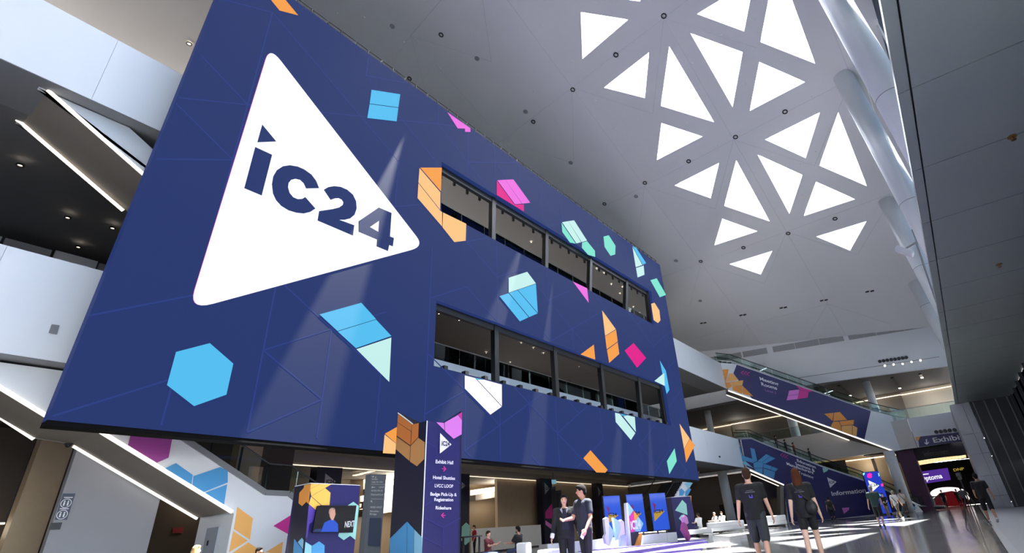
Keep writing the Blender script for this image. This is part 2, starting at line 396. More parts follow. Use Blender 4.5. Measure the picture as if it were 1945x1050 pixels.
L_, R_, B_ = ((333, 65), (60, 950)), ((390, 72), (910, 745)), ((890, 797), (130, 1003))
logo = bez(L_[0], isect(*L_, *R_), R_[0]) + bez(R_[1], isect(*R_, *B_), B_[0]) + bez(B_[1], isect(*B_, *L_), L_[1])
Z4 = (340, 80, 2.019)
rim = decal('logo_rim', SCR, zm(*Z4, [(x - 2.2, y) for x, y in logo]), LC['rim'], ledt, 0.004, 0.004)
lg = decal('logo_triangle', SCR, zm(*Z4, logo), LC['white'], ledt, 0.012, 0.01)
LETC = [(537, 560), (526, 532), (508, 508), (480, 488), (455, 477), (425, 472), (398, 476), (375, 491), (361, 515), (356, 545), (360, 580), (372, 606), (392, 628), (420, 645), (450, 654), (478, 657), (503, 651), (523, 638),
        (484, 594), (472, 601), (455, 602), (438, 595), (424, 578), (418, 557), (420, 540), (430, 528), (446, 524), (464, 528), (478, 541), (487, 561)]
LET2 = [(555, 566), (572, 556), (595, 552), (620, 555), (645, 566), (667, 585), (679, 610), (681, 638), (673, 662), (656, 676), (635, 681), (614, 681), (672, 702), (667, 742), (531, 684), (537, 648), (590, 640), (614, 634), (628, 624), (630, 614), (624, 604), (612, 598), (597, 599), (581, 605)]
LET4 = [(766, 634), (815, 655), (809, 745), (824, 751), (820, 783), (806, 778), (801, 801), (757, 783), (759, 757), (688, 727), (688, 687)]
for nm, pts in (('letter_i_dot', [(319, 316), (373, 381), (300, 384)]), ('letter_i', [(292, 402), (357, 432), (317, 588), (250, 560)]), ('letter_c', LETC), ('numeral_two', LET2)):
    decal(nm, SCR, zm(*Z4, pts), LEDN, lg, 0.024, 0.006)
holed('numeral_four', S3(zm(*Z4, LET4), 0.024), [S3(zm(*Z4, [(767, 685), (732, 709), (764, 727)]), 0.024)], SCR.n * 0.006, LEDN, lg)
Q4 = (560, 0, 1.875); Q1 = (780, 280, 1.944); QB = (850, 780, 3.888); QW = (820, 560, 4.038); Q2 = (0, 450, 1.75); QO = (560, 740, 6.56); ID = (0, 0, 1)
SHP = [
 ('orange', Q4, [(447, 597), (523, 597), (520, 681)]), ('peach', Q4, [(444, 599), (518, 685), (517, 746), (440, 649)]), ('peach', Q4, [(440, 653), (517, 750), (524, 756), (524, 806), (437, 705)]), ('peach', Q4, [(528, 757), (610, 797), (608, 857), (568, 862), (526, 809)]),
 ('cyan', Q4, [(273, 320), (375, 336), (368.5, 382), (266.5, 368.5)]), ('cyan', Q4, [(266, 371), (368, 384.5), (362, 432), (258, 420)]),
 ('pink', Q4, [(543, 400), (625, 457), (625, 470), (606, 469), (606, 458), (580, 457)]),
 ('pink', Q4, [(721, 642), (748, 640), (808, 725), (784, 727)]), ('pink', Q4, [(749, 640), (778, 639), (838, 722), (810, 725)]), ('magenta', Q4, [(719, 644), (782, 729), (815, 728), (815, 753), (719, 694)]),
 ('orange', ID, [(505, -12), (532, -12), (566, 29), (531, 20)]),
 ('pale', Q1, [(559, 276), (581, 272), (629, 350), (612, 354)]), ('pale', Q1, [(582, 272), (603, 269), (651, 344), (631, 349)]), ('mint', Q1, [(557, 279), (609, 355), (588, 351), (560, 312)]), ('mint', Q1, [(633, 351), (651, 346), (680, 382), (681, 404), (655, 396), (632, 370)]),
 ('mint', Q1, [(712, 329), (731, 324), (756, 363), (755, 395), (738, 400), (716, 367)]),
 ('cyan', Q1, [(819, 364), (832, 370), (869, 427), (857, 433)]), ('pale', Q1, [(819, 368), (855, 434), (831, 442)]), ('pale', Q1, [(832, 445), (860, 436), (863, 470), (838, 480)]),
 ('mint', Q1, [(885, 490), (908, 483), (943, 544), (920, 553)]), ('peach', Q1, [(888, 577), (900, 573), (918, 602), (922, 638), (913, 648), (897, 637)]),
 ('pale', Q1, [(362, 481), (430, 459), (462, 502), (362, 536)]), ('cyan', Q1, [(328, 549), (361, 538), (435, 627), (403, 642)]), ('cyan', Q1, [(364, 537), (394, 527), (468, 613), (438, 626)]), ('cyan', Q1, [(396, 526), (462, 504), (469, 610)]),
 ('pink', Q1, [(599, 495), (651, 520), (657, 573)]), ('peach', Q1, [(707, 602), (757, 671), (718, 695)]), ('orange', Q1, [(718, 697), (758, 673), (764, 716), (724, 745)]), ('orange', Q1, [(725, 748), (764, 719), (770, 762), (733, 795)]),
 ('orange', Q1, [(627, 764), (676, 728), (681, 783)]), ('magenta', Q1, [(790, 750), (823, 722), (869, 777), (836, 813)]), ('pale', Q1, [(900, 862), (936, 832), (938, 880)]), ('cyan', Q1, [(920, 787), (942, 825), (955, 895), (945, 910), (938, 878)]),
 ('white', QW, [(254, 618), (330, 638), (345, 654), (535, 857), (450, 917), (254, 717)]), ('white', QW, [(352, 652), (398, 650), (536, 688), (537, 850)]), ('cyan', QW, [(326, 637), (396, 649), (350, 651)]),
 ('pale', QB, [(1237, 14), (1270, 22), (1386, 165), (1354, 215), (1242, 82)]), ('pale', QB, [(1298, 40), (1330, 33), (1382, 46), (1390, 155)]), ('cyan', QB, [(1275, 23), (1325, 33), (1290, 36)]),
 ('orange', QB, [(1055, 292), (1181, 435), (1165, 457), (1100, 455), (1003, 350)]), ('mint', QB, [(1676, 278), (1692, 372), (1638, 467), (1620, 372)]), ('peach', QB, [(1714, 97), (1787, 204), (1747, 281)]), ('orange', QB, [(1789, 207), (1825, 255), (1762, 380), (1748, 284)]),
 ('cyan', Q2, [(585, 382), (697, 353), (775, 421), (752, 524), (645, 562), (555, 492)]),
 ('cyan', ID, [(607, 597), (686, 575), (714, 606), (641, 628.5)]), ('cyan', ID, [(641.5, 629.5), (714, 607), (743, 638), (676, 661)]), ('pale', ID, [(677, 663), (743, 641), (739, 725)]),
 ('orange', QO, [(1122, 548), (1300, 448), (1300, 700)]), ('peach', QO, [(1118, 560), (1300, 705), (1300, 803), (1097, 790)])]
for c, z, p in SHP: decal('colour_shape', SCR, zm(*z, p), LC[c], ledt)
# faint construction lines drawn on the screen: a lattice of verticals and slants
rnd = random.Random(7); ll = MB(); su = np.array([-SCR.n[1], SCR.n[0], 0]); su = su if su[1] > 0 else -su
o0 = SCR.hit(100, 790); e = 2.55
def lat(i, j): return o0 + su * (i * e * 0.866) + np.array([0, 0, (j + 0.5 * (i % 2)) * e])
b2 = lambda P: (((P - o0) @ su), P[2])
polys2 = [[b2(p) for p in S3(w)] for w in (out, win_up, win_lo)]
for i in range(0, 20):
    for j in range(-1, 9):
        A = lat(i, j)
        for B in (lat(i, j + 1), lat(i + 1, j + (1 if i % 2 else 0)), lat(i + 1, j - (0 if i % 2 else 1))):
            if rnd.random() < 0.42: continue
            T_ = [A + (B - A) * k / 10 for k in range(11)]
            run = [p for p in T_ if inside(b2(p), polys2[0]) and not inside(b2(p), polys2[1]) and not inside(b2(p), polys2[2])]
            if len(run) > 2: ll.bar(run[0] + SCR.n * 0.002, run[-1] + SCR.n * 0.002, 0.05, 0.004, up=SCR.n) if abs((run[-1] - run[0])[2]) < 1e9 else None
lo_ = ll.build('line_pattern', LC['line'], ledt); lo_['kind'] = 'stuff'
# openings in the screen: black posts and beams
wf = ledt
POST = [((944, 371), (943, 458)), ((1045, 436), (1043, 509)), ((1129, 488), (1126, 556)), ((1197, 530), (1194, 592)), ((1235, 552), (1242, 617)), ((949, 616), (951, 727)), ((1060, 657), (1066, 754)), ((1148, 690), (1157, 779)), ((1219, 716), (1226, 795)), ((1260, 731), (1272, 807))]
for a, b in POST:
    A, B = SCR.hit(*a) - SCR.n * .35, SCR.hit(*b) - SCR.n * .35; A[2] += .3; B[2] -= .25
    MB().bar(A, B, 0.28, 0.30, up=su).build('opening_post', BLACK, wf)
for a, b, dz in ((win_up[0], win_up[1], -.2), (win_lo[0], win_lo[1], -.14), (win_lo[3], win_lo[2], .06)):
    A, B = SCR.hit(*a) - SCR.n * .36, SCR.hit(*b) - SCR.n * .36; MB().bar(A + (0, 0, dz), B + (0, 0, dz), 0.22, 0.36 if dz < 0 else .12, up=(0, 0, 1)).build('opening_beam', BLACK, wf)
A, B = SCR.hit(*win_up[0]) - SCR.n * .6, SCR.hit(*win_up[1]) - SCR.n * .6
for k in range(24):
    P = A + (B - A) * (k + .5) / 24; MB().box(P + (0, 0, -.36 + .06 * (k % 2)), (.1, .12, .3)).build('bracket', BLACK, wf)
A, B = SCR.hit(*win_lo[3]) - SCR.n * .2, SCR.hit(*win_lo[2]) - SCR.n * .2
for k in range(18):
    P = A + (B - A) * (k + .6) / 18; MB().box(P + (0, 0, .12), (.25, .22, .16)).build('bracket', BLACK, wf)
# service rail along the top edge of the screen
A, B = SCR.hit(*out[0]) - SCR.n * .25, SCR.hit(*out[1]) - SCR.n * .25
sr = MB().tube([A + (0, 0, .5), B + (0, 0, .5)], 0.018, 6).build('service_rail', BLACK, ledt)
for k in range(25):
    P = A + (B - A) * (k + .3) / 25; MB().bar(P, P + (0, 0, .52), 0.05).build('post', BLACK, sr)
    P2 = P + (B - A) / 60; MB().bar(P2, P2 + (0, .18, .5), 0.04).bar(P2 + (0, .36, 0), P2 + (0, .18, .5), 0.03).build('brace', BLACK, sr)

# ------------------------------------------------------------------ galleries behind the screen
KX = -18.5
def lerp(a, b, t): return a + (b - a) * t
def lvl(zl, zr, y): return lerp(zl, zr, y / 59.0)
GAL = dict(upper=(16.87, 16.73, 14.17, 13.8), lower=(8.74, 8.36, 5.97, 5.45))
for nm, (tl, tr, bl, br) in GAL.items():
    g = thing('wall_gallery', 'white panelled front of the %s gallery, running behind the screen' % nm, 'gallery front', (KX - .15, 25, bl), kind='structure')
    ys = [-7.9] + [1.8 - (0.3 if nm == 'lower' else 0) + 6.0 * k for k in range(0, 10)] + [59.3]
    for a, b in zip(ys[:-1], ys[1:]):
        if b - a < .2: continue
        P = [(KX, a + .004, lvl(bl, br, a)), (KX, b - .004, lvl(bl, br, b)), (KX, b - .004, lvl(tl, tr, b)), (KX, a + .004, lvl(tl, tr, a))]
        poly('fascia_panel', P, (-.3, 0, 0), WHITE, g)
    # slab behind it
    P = [(KX - .3, -7.9, lvl(bl, br, -7.9)), (KX - .3, 59.3, lvl(bl, br, 59.3)), (KX - .3, 59.3, lvl(bl, br, 59.3) + 1.5), (KX - .3, -7.9, lvl(bl, br, -7.9) + 1.5)]
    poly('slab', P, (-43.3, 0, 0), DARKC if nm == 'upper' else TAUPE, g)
    lip = [(KX - .02, -7.9, lvl(bl, br, -7.9) - .02), (KX - .02, 59.3, lvl(bl, br, 59.3) - .02), (KX - 2.2, 59.3, lvl(bl, br, 59.3) - .02), (KX - 2.2, -7.9, lvl(bl, br, -7.9) - .02)]
    poly('edge_soffit', lip, (0, 0, .03), GREY, g)
    r = thing('gallery_railing', 'glass railing with steel handrail on top of the %s gallery front' % nm, 'railing', (KX - .2, 25, tl))
    n = 18; gy = [10.5 + 34.0 * k / n for k in range(n + 1)]
    for a, b in zip(gy[:-1], gy[1:]):
        za, zb = lvl(tl, tr, a), lvl(tl, tr, b)
        poly('glass_pane', [(KX - .2, a + .02, za), (KX - .2, b - .02, zb), (KX - .2, b - .02, zb + .85), (KX - .2, a + .02, za + .85)], (-.02, 0, 0), GLASSB, r)
    MB().tube([(KX - .21, gy[0], lvl(tl, tr, gy[0]) + .9), (KX - .21, gy[-1], lvl(tl, tr, gy[-1]) + .9)], .025, 8).build('handrail', STEEL, r)
# upper gallery ceiling and gallery back walls
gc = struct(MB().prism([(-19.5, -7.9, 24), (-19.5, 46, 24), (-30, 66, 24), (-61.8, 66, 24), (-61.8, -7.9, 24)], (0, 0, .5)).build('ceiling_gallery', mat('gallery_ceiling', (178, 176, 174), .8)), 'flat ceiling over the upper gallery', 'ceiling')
PANELG = mat('grey_panel', (160, 162, 166), .5, .0, noise=.06)
bw = thing('wall_gallery_back', 'grey vertical panels at the back of the lower gallery', 'wall', (-29.5, 30, 7.4), kind='structure')
for k in range(40): MB().box((-29.6 + .12 * (k % 3 == 0), -5 + 1.6 * k, 10.6), (.15, 1.5, 6.2)).build('panel', [PANELG, WHITE, DGREY][[0, 1, 0, 2, 1][k % 5]], bw)
struct(MB().box((-34, 29, 20), (.3, 74, 8)).build('wall_gallery_upper', mat('warm_grey_wall', (170, 164, 158), .7)), 'warm grey wall at the back of the upper gallery', 'wall')
# ------------------------------------------------------------------ ceiling fittings, where the photo shows them
LENS = emit('lamp_lens', (255, 250, 240), 2.5, (255, 255, 255)); LENSOFF = mat('lamp_lens_unlit', (215, 218, 222), .3)
def downlight(P, nrm, r, label, group, lens, cat='ceiling light', ring=BLACK):
    nrm = np.array(nrm, float); t = thing('downlight', label, cat, P, group)
    n = 16; ax = np.cross(nrm, (1, 0, 0)); ax /= np.linalg.norm(ax); ay = np.cross(nrm, ax); V = []; F = []
    for k in range(n):
        c, s_ = math.cos(2 * math.pi * k / n), math.sin(2 * math.pi * k / n); d = ax * c + ay * s_
        V += [P + d * r, P + d * r + nrm * .05, P + d * r * .6 + nrm * .05, P + d * r * .6]
    for k in range(n):
        a = 4 * k; b = 4 * ((k + 1) % n); F += [(a, b, b + 1, a + 1), (a + 1, b + 1, b + 2, a + 2), (a + 2, b + 2, b + 3, a + 3), (a + 3, b + 3, b, a)]
    mesh_obj('ring', V, F, ring, t); MB().disc(P - nrm * .02, nrm, r * .6, .03).build('lens', lens, t)
    return t
for row, pts_ in (('nearest slanting row', [(838, 66), (778, 149)][:0] + [(1013, 231), (1088, 170), (1170, 104), (1261, 30)]), ('middle slanting row', [(1148, 387), (1225, 347), (1308, 306), (1397, 260), (1491, 212)]), ('farthest slanting row', [(1331, 496), (1412, 470), (1497, 443), (1586, 415)])):
    for k, (x, y) in enumerate(pts_): downlight(CEILP.hit(x, y), -cn, .21, 'black-ringed downlight, %s from the left in the %s among the skylights' % (ORD[k], row), 'downlights in the white ceiling', LENSOFF)
downlight(CEILP.hit(838, 66), -cn, .21, 'black-ringed downlight alone in the plain ceiling left of all skylights', 'downlights in the white ceiling', LENSOFF); downlight(CEILP.hit(778, 149), -cn, .21, 'black-ringed downlight just clearing the top edge of the screen', 'downlights in the white ceiling', LENSOFF)
for k_, (x, y) in enumerate([(1336, 613), (1411, 598), (1488, 584), (1565, 570), (1652, 553)]):
    P = CEILP.hit(x, y); t = thing('twin_downlight', 'small black twin slot downlight, %s from the left of five' % ORD[k_], 'ceiling light', P, 'twin slot downlights')
    for s_ in (-.22, .22): MB().box(P + np.array([s_, 0, s_ * CC]) - cn * .02, (.34, .2, .1)).build('slot', BLACK, t)
DISC = mat('ceiling_disc', (150, 154, 160), .6)
for k_, (x, y) in enumerate([(745, 50), (906, 111), (998, 212), (1084, 309), (1208, 373), (1284, 495), (1330, 571)]):
    tag(MB().disc(CEILP.hit(x, y), -cn, .22, .02).build('ceiling_speaker', DISC), 'flat grey ceiling disc, %s from the left of seven above the screen' % ORD[k_], 'speaker', 'grey discs in the white ceiling')
SPK = MB(); DOT = mat('sprinkler_white', (235, 236, 238), .5)
for x, y in zm(1000, 0, 1.8743, [(56, 92), (165, 218), (248, 15), (23, 328), (114, 430), (404, 410), (246, 359), (459, 273), (591, 226), (569, 436), (694, 126), (815, 69), (780, 299), (908, 215), (1015, 345), (1030, 540), (808, 608), (983, 693), (975, 585), (413, 580), (319, 461), (287, 644), (532, 592), (681, 518), (550, 780), (640, 858), (204, 534), (480, 679), (724, 1020), (1192, 876), (1134, 1022), (440, 827)]) + [(640, 25), (692, 33), (768, 80), (895, 60), (836, 130), (953, 117)]:
    MB().disc(CEILP.hit(x, y), -cn, .07, .06, 8).build('sprinkler_head', DOT, ceiling)
# dark ceiling over the lower gallery
UND = lambda y: lvl(14.17, 13.8, y)
LAMPD = emit('gallery_lamp', (255, 240, 215), 5.0, (255, 255, 255))
zlo = Plane((0, 0, 13.97), (0, 0, 1))
for k_, (x, y) in enumerate([(40, 310), (130, 410), (215, 430), (150, 466)]):
    downlight(zlo.hit(x, y) - (0, 0, .06), (0, 0, -1), .12, '%s lit spotlight in the dark ceiling at the left edge' % ['highest', 'second highest', 'rightmost', 'lowest'][k_], 'spotlights in the dark ceiling at left', LAMPD)
for k_, (x, y) in enumerate(sorted(zm(820, 560, 4.038, [(55, 135), (210, 185), (418, 438), (687, 362), (780, 402), (857, 443), (602, 513), (932, 603), (1130, 546), (1200, 580), (1275, 610), (1415, 708), (1060, 658)]))):
    P = zlo.hit(x, y); d_ = downlight(P - (0, 0, .06), (0, 0, -1), .12, 'small lit downlight, %s from the left behind the lower opening' % ORD[k_], 'downlights behind the lower opening', LAMPD)
    if k_ % 3 == 0: lamp(d_, P - (0, 0, .2), 800, 'SPOT', (1, .95, .88), .15, 140)
zup = Plane((0, 0, 24.0), (0, 0, 1))
for k_, (x, y) in enumerate(sorted(zm(780, 280, 1.944, [(687, 445), (714, 461), (741, 503), (773, 537), (822, 587), (846, 609), (782, 513), (445, 347)]) + [(360, 81)])):
    downlight(zup.hit(x, y) - (0, 0, .06), (0, 0, -1), .13, 'small lit downlight, %s from the left in the upper gallery ceiling' % ORD[k_], 'downlights of the upper gallery', LAMPD)
for y, wt in ((-2, 1500), (8, 1000), (18, 600), (28, 380), (38, 280), (50, 220)):  # wall uplights added only to brighten the gallery ceiling
    t = thing('added_uplight', 'hidden-edge uplight on the upper gallery wall, %s along' % ORD[max(0, (y + 2) // 10)], 'light', (-33.6, y, 19.4), 'uplights of the upper gallery')
    MB().box((-33.65, y, 19.5), (.3, 1.6, .2)).build('trough', GREY, t); MB().box((-33.6, y, 19.62), (.2, 1.5, .04)).build('diffuser', emit('added_uplight_glow', (255, 244, 228), 6.0, (255, 255, 255)), t)
    lamp(t, (-32.6, y, 19.9), wt, 'POINT', (1, .95, .9), .5)
for x, y in [(1922, 259), (1897, 502)]:
    P = zplane(SZ).hit(x, y); t = thing('sprinkler', 'brass sprinkler head hanging from the grey soffit, %s' % ('nearer one' if y < 300 else 'farther one'), 'sprinkler', P, 'soffit sprinklers')
    BR = mat('brass', (150, 112, 60), .35, .8); MB().disc(P + (0, 0, .0), (0, 0, -1), .09, .02).build('plate', BR, t); MB().tube([P, P - (0, 0, .09)], .02, 8).build('stem', BR, t); MB().disc(P - (0, 0, .09), (0, 0, -1), .05, .01).build('deflector', BR, t)
# ------------------------------------------------------------------ left: stairs under the galleries
OR = dict(orange=mat('print_orange', (226, 148, 62), .5), brown=mat('print_amber', (236, 176, 98), .5), blue=mat('print_blue', (74, 150, 204), .5), lblue=mat('print_light_blue', (142, 200, 226), .5), purple=mat('print_purple', (150, 62, 140), .5),
          pink=mat('print_pink', (214, 120, 206), .5), magenta=mat('print_magenta', (196, 44, 140), .5), mint=mat('print_mint', (150, 208, 200), .5), navy=NAVY, gold=mat('print_gold', (240, 184, 84), .5), violet=mat('print_violet', (84, 62, 160), .5))
SN, SF = xplane(-19.0), xplane(-21.3)
def yz(plane, px, py): h = plane.hit(px, py); return h[1], h[2]
def stair_side(name, yzs, x, th, m, parent): return poly(name, [(x, y, z) for y, z in yzs], (-th, 0, 0), m, parent)
u = [yz(SN, *p) for p in ((-60, 698), (114, 805), (189, 818), (440, 972))]
t_ = [yz(SN, *p) for p in ((560, 951), (548, 941), (503, 939), (328, 824))]
sl = (t_[3][1] - t_[2][1]) / (t_[3][0] - t_[2][0]); y5 = t_[3][0] + (5.85 - t_[3][1]) / sl
st = thing('staircase', 'white staircase with pink and blue hexagon graphics and lit underside, below the lower gallery', 'staircase', (-20, 8, 0))
prof = u + [(u[3][0] + .08, u[3][1] - .05), (u[3][0] + .08, 0), (t_[0][0] + 1.5, 0), (t_[0][0] + 1.5, t_[0][1] - .75)] + t_ + [(y5, 5.85), (u[0][0], 5.85)]
sp_ = stair_side('side_panel', prof, -19.0, .12, WHITE, st)
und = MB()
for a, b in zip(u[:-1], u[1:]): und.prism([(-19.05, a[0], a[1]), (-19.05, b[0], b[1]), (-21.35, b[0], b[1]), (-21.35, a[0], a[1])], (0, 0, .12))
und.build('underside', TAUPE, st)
fx = [(y, z) for y, z in prof]
stair_side('far_panel', u + [(t_[2][0], t_[2][1]), (t_[3][0], t_[3][1]), (y5, 5.85), (u[0][0], 5.85)], -21.3, .1, WHITE, st)
for pl_, a, b in ((SN, (-60, 698), (110, 802)), (SN, (190, 818), (440, 971)), (SF, (-60, 751), (65, 832)), (SF, (140, 845), (375, 983))):
    A, B = pl_.hit(*a), pl_.hit(*b); k = .03 if pl_ is SN else 0
    MB().bar(A + (k, 0, -.02), B + (k, 0, -.02), .07, .09).build('light_strip', LIGHTSTRIP, st)
cap = MB()
pts = [(t_[0][0] + 1.5, t_[0][1] - .75)] + t_ + [(y5, 5.8)]
for a, b in zip(pts[:-1], pts[1:]): cap.bar((-19.04, a[0], a[1] + .06), (-19.04, b[0], b[1] + .06), .2, .16)
cap.build('coping', GREY, st)
for a, b in zip(pts[:-1], pts[1:]):
    poly('glass_pane', [(-19.05, a[0], a[1] + .1), (-19.05, b[0], b[1] + .1), (-19.05, b[0], b[1] + .95), (-19.05, a[0], a[1] + .95)], (-.02, 0, 0), GLASSB, st)
    MB().tube([(-19.06, a[0], a[1] + .98), (-19.06, b[0], b[1] + .98)], .03, 8).build('handrail', DGREY, st)
for k in range(7):
    a, b = pts[3], pts[5]; y = a[0] + (b[0] - a[0]) * k / 6; z = a[1] + (b[1] - a[1]) * k / 6
    MB().bar((-19.1, y, z), (-19.1, y, z + .95), .05).build('rail_post', DGREY, st)
tr = MB()
for k in range(14):
    y = t_[3][0] + (t_[2][0] - t_[3][0]) * (k + .5) / 14; z = t_[3][1] + (t_[2][1] - t_[3][1]) * (k + .5) / 14
    MB().box((-20.15, y, z - .25), (2.1, .3, .15)).build('tread', GREY, st)
Q7 = (230, 800, 4.2); Q3 = (400, 750, 3.5)
for c, z, p in (('purple', Q7, [(80, 95), (120, 72), (412, 108), (378, 290), (285, 330), (55, 190)]), ('blue', Q7, [(345, 378), (437, 333), (570, 428), (560, 510)]), ('blue', Q7, [(578, 437), (790, 365), (850, 396), (850, 488), (655, 565), (570, 508)]), ('blue', Q7, [(665, 572), (845, 503), (820, 668)]),
                ('brown', Q3, [(178, 745), (280, 820), (260, 960), (155, 890)]), ('brown', Q3, [(150, 905), (245, 968), (122, 1045)]), ('brown', Q3, [(250, 980), (355, 1048), (330, 1120), (130, 1060)]), ('brown', Q3, [(480, 975), (470, 1060), (365, 1045)]), ('magenta', Q3, [(540, 795), (525, 930), (418, 870)])):
    decal('hexagon_graphic', SN, zm(*z, p), OR[c], st)
# upper flight, from the upper gallery down
n0, n1 = yz(SN, 90, 172), yz(SN, 270, 330); sl2 = (n1[1] - n0[1]) / (n1[0] - n0[0]); e0 = yz(SN, 243, 240)
f0 = lambda y: n0[1] + sl2 * (y - n0[0]); g0 = lambda y: e0[1] + sl2 * (y - e0[0])
us = thing('staircase', 'upper staircase with two bright light lines under it, beside the screen edge at left', 'staircase', (-20, 5, 8))
ya, yb = n0[0] - .2, 10.0; yt = e0[0] - (14.1 - e0[1]) / abs(sl2)
stair_side('side_panel', [(ya, f0(ya)), (yb, f0(yb)), (yb, g0(yb)), (yt, 14.1), (ya, 14.1)], -19.0, .12, WHITE, us)
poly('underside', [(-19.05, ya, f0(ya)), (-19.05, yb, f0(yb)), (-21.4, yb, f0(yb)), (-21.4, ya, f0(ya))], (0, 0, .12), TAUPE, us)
stair_side('far_panel', [(ya, f0(ya)), (yb, f0(yb)), (yb, g0(yb)), (yt, 14.1), (ya, 14.1)], -21.3, .1, mat('warm_white', (206, 200, 192), .6), us)
MB().bar((-18.97, n0[0], n0[1]), (-18.97, yb, f0(yb)), .07, .09).build('light_strip', LIGHTSTRIP, us)
A, B = SF.hit(-60, 148), SF.hit(234, 400); MB().bar(A, B, .07, .09).build('light_strip', LIGHTSTRIP, us)
tag(poly('vent_grille', [xplane(KX).hit(x, y, .01) for x, y in ((98, 616), (113, 618), (108, 635), (92, 632))], (.02, 0, 0), GREY), 'small grey square vent grille on the lower gallery front', 'vent')
dc = thing('dome_camera', 'black dome camera under the stair landing at left', 'camera', SF.hit(126, 843)); P = SF.hit(126, 843) + (.25, 0, -.02); MB().disc(P, (0, 0, -1), .1, .04).build('mount', DGREY, dc); MB().ell(P - (0, 0, .05), (.075, .075, .07)).build('dome', BLACK, dc, smooth=True)
P = xplane(KX).hit(1364.5, 867.5); dc = thing('wall_camera', 'small black camera on the lower gallery front, far right', 'camera', P); MB().box(P + (.04, 0, 0), (.08, .16, .16)).build('base', PUREW, dc); MB().ell(P + (.12, 0, 0), (.09, .09, .09)).build('dome', BLACK, dc, smooth=True)
# restroom wall and passage under the stairs
RW = xplane(-21.55)
a, b = yz(RW, 143.5, 862), yz(RW, 304, 948)
struct(poly('wall_restroom', [(-21.55, a[0], 0), (-21.55, b[0], 0), (-21.55, b[0], 3.3), (-21.55, (a[0] + b[0]) / 2, 4.6), (-21.55, a[0], 4.85)], (-.3, 0, 0), mat('grey_paint', (146, 147, 153), .6, noise=.03)), 'grey-white wall carrying the restroom sign under the stairs', 'wall')
sg = thing('restroom_sign', 'slate restroom sign with two white circle pictograms', 'sign', RW.hit(120, 987) + (.03, 0, 0))
decal('plate', RW, [(119.6, 937), (143, 937), (127, 987), (103.7, 987)], mat('slate', (74, 84, 104), .5), sg, .01, .02)
for cx, cy in ((125.5, 955.5), (118, 977)):
    P = RW.hit(cx, cy, .035); n = 18; V = []; F = []
    for k in range(n):
        d = np.array([0, math.cos(2 * math.pi * k / n), math.sin(2 * math.pi * k / n)]); V += [P + d * .125, P + d * .108]
    for k in range(n): F.append((2 * k, 2 * ((k + 1) % n), 2 * ((k + 1) % n) + 1, 2 * k + 1))
    rg = mesh_obj('pictogram_circle', V, F, PUREW, sg, fix=False)
    for d in (-.042, .042): MB().box(P + np.array([0, d, -.02]), (.01, .036, .095)).disc(P + np.array([-.005, d, .052]), (1, 0, 0), .018, .01).build('figure', PUREW, rg)
for c in ((130, 944.5), (122, 966)): A = RW.hit(*c, .035); MB().box(A, (.008, .2, .022)).build('caption', PUREW, sg)
tag(MB().box(RW.hit(105.6, 999, .03), (.03, .24, .18)).build('braille_plate', DGREY), 'small dark tactile plate below the restroom sign', 'sign')
yj_ = u[3][0] + .1
struct(MB().box((-20.2, yj_ + .1, 1.16), (2.3, .2, 2.3)).build('wall_stair_end', WHITE), 'white end wall below the foot of the lit stair underside', 'wall')
dp = yplane(yj_); dr = thing('service_door', 'grey service door with a small black symbol, near the stair foot', 'door', (-20.5, yj_, 0))
A = dp.hit(391, 1049); MB().box((dp.hit(402, 1030)[0], yj_ - .03, .95), (.8, .05, 1.9)).build('leaf', mat('door_grey', (150, 156, 166), .5), dr); MB().box(dp.hit(398, 1031) + (0, -.06, 0), (.1, .01, .14)).build('symbol', BLACK, dr)
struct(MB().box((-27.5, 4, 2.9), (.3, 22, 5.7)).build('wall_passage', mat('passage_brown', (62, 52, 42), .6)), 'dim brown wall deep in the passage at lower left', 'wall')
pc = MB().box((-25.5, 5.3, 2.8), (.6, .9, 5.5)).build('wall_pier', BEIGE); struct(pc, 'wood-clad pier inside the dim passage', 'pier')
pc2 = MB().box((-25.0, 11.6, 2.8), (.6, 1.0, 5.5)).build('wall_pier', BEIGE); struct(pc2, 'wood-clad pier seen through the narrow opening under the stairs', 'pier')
def tube_lamp(label, A, B, w=.1):
    t = thing('linear_light', label, 'light', (np.array(A) + np.array(B)) / 2)
    MB().bar(np.array(A) + (0, 0, .06), np.array(B) + (0, 0, .06), w + .06, .06).build('housing', DGREY, t); MB().bar(A, B, w, .06).build('tube', COVE, t)
    for P in (A, B): MB().bar(np.array(P) + (0, 0, .08), np.array([P[0], P[1], 5.84]), .03).build('rod', DGREY, t)
    lamp(t, (np.array(A) + np.array(B)) / 2 - (0, 0, .15), 22, 'POINT', (1, .82, .6), .2)
tube_lamp('warm linear light in the narrow opening under the stairs', (-26.5, 9.4, 3.6), (-26.5, 12.5, 3.6)); tube_lamp('warm linear light at the far lower left edge', (-26.8, 3.2, 2.6), (-26.8, 5.0, 2.6))
tag(poly('red_sign', [xplane(-27.32).hit(x, y) for x, y in zm(230, 800, 4.2, [(410, 850), (500, 845), (492, 890), (405, 893)])], (.03, 0, 0), mat('dim_red', (120, 30, 30), .5)), 'dim red panel inside the narrow opening under the stairs', 'sign')
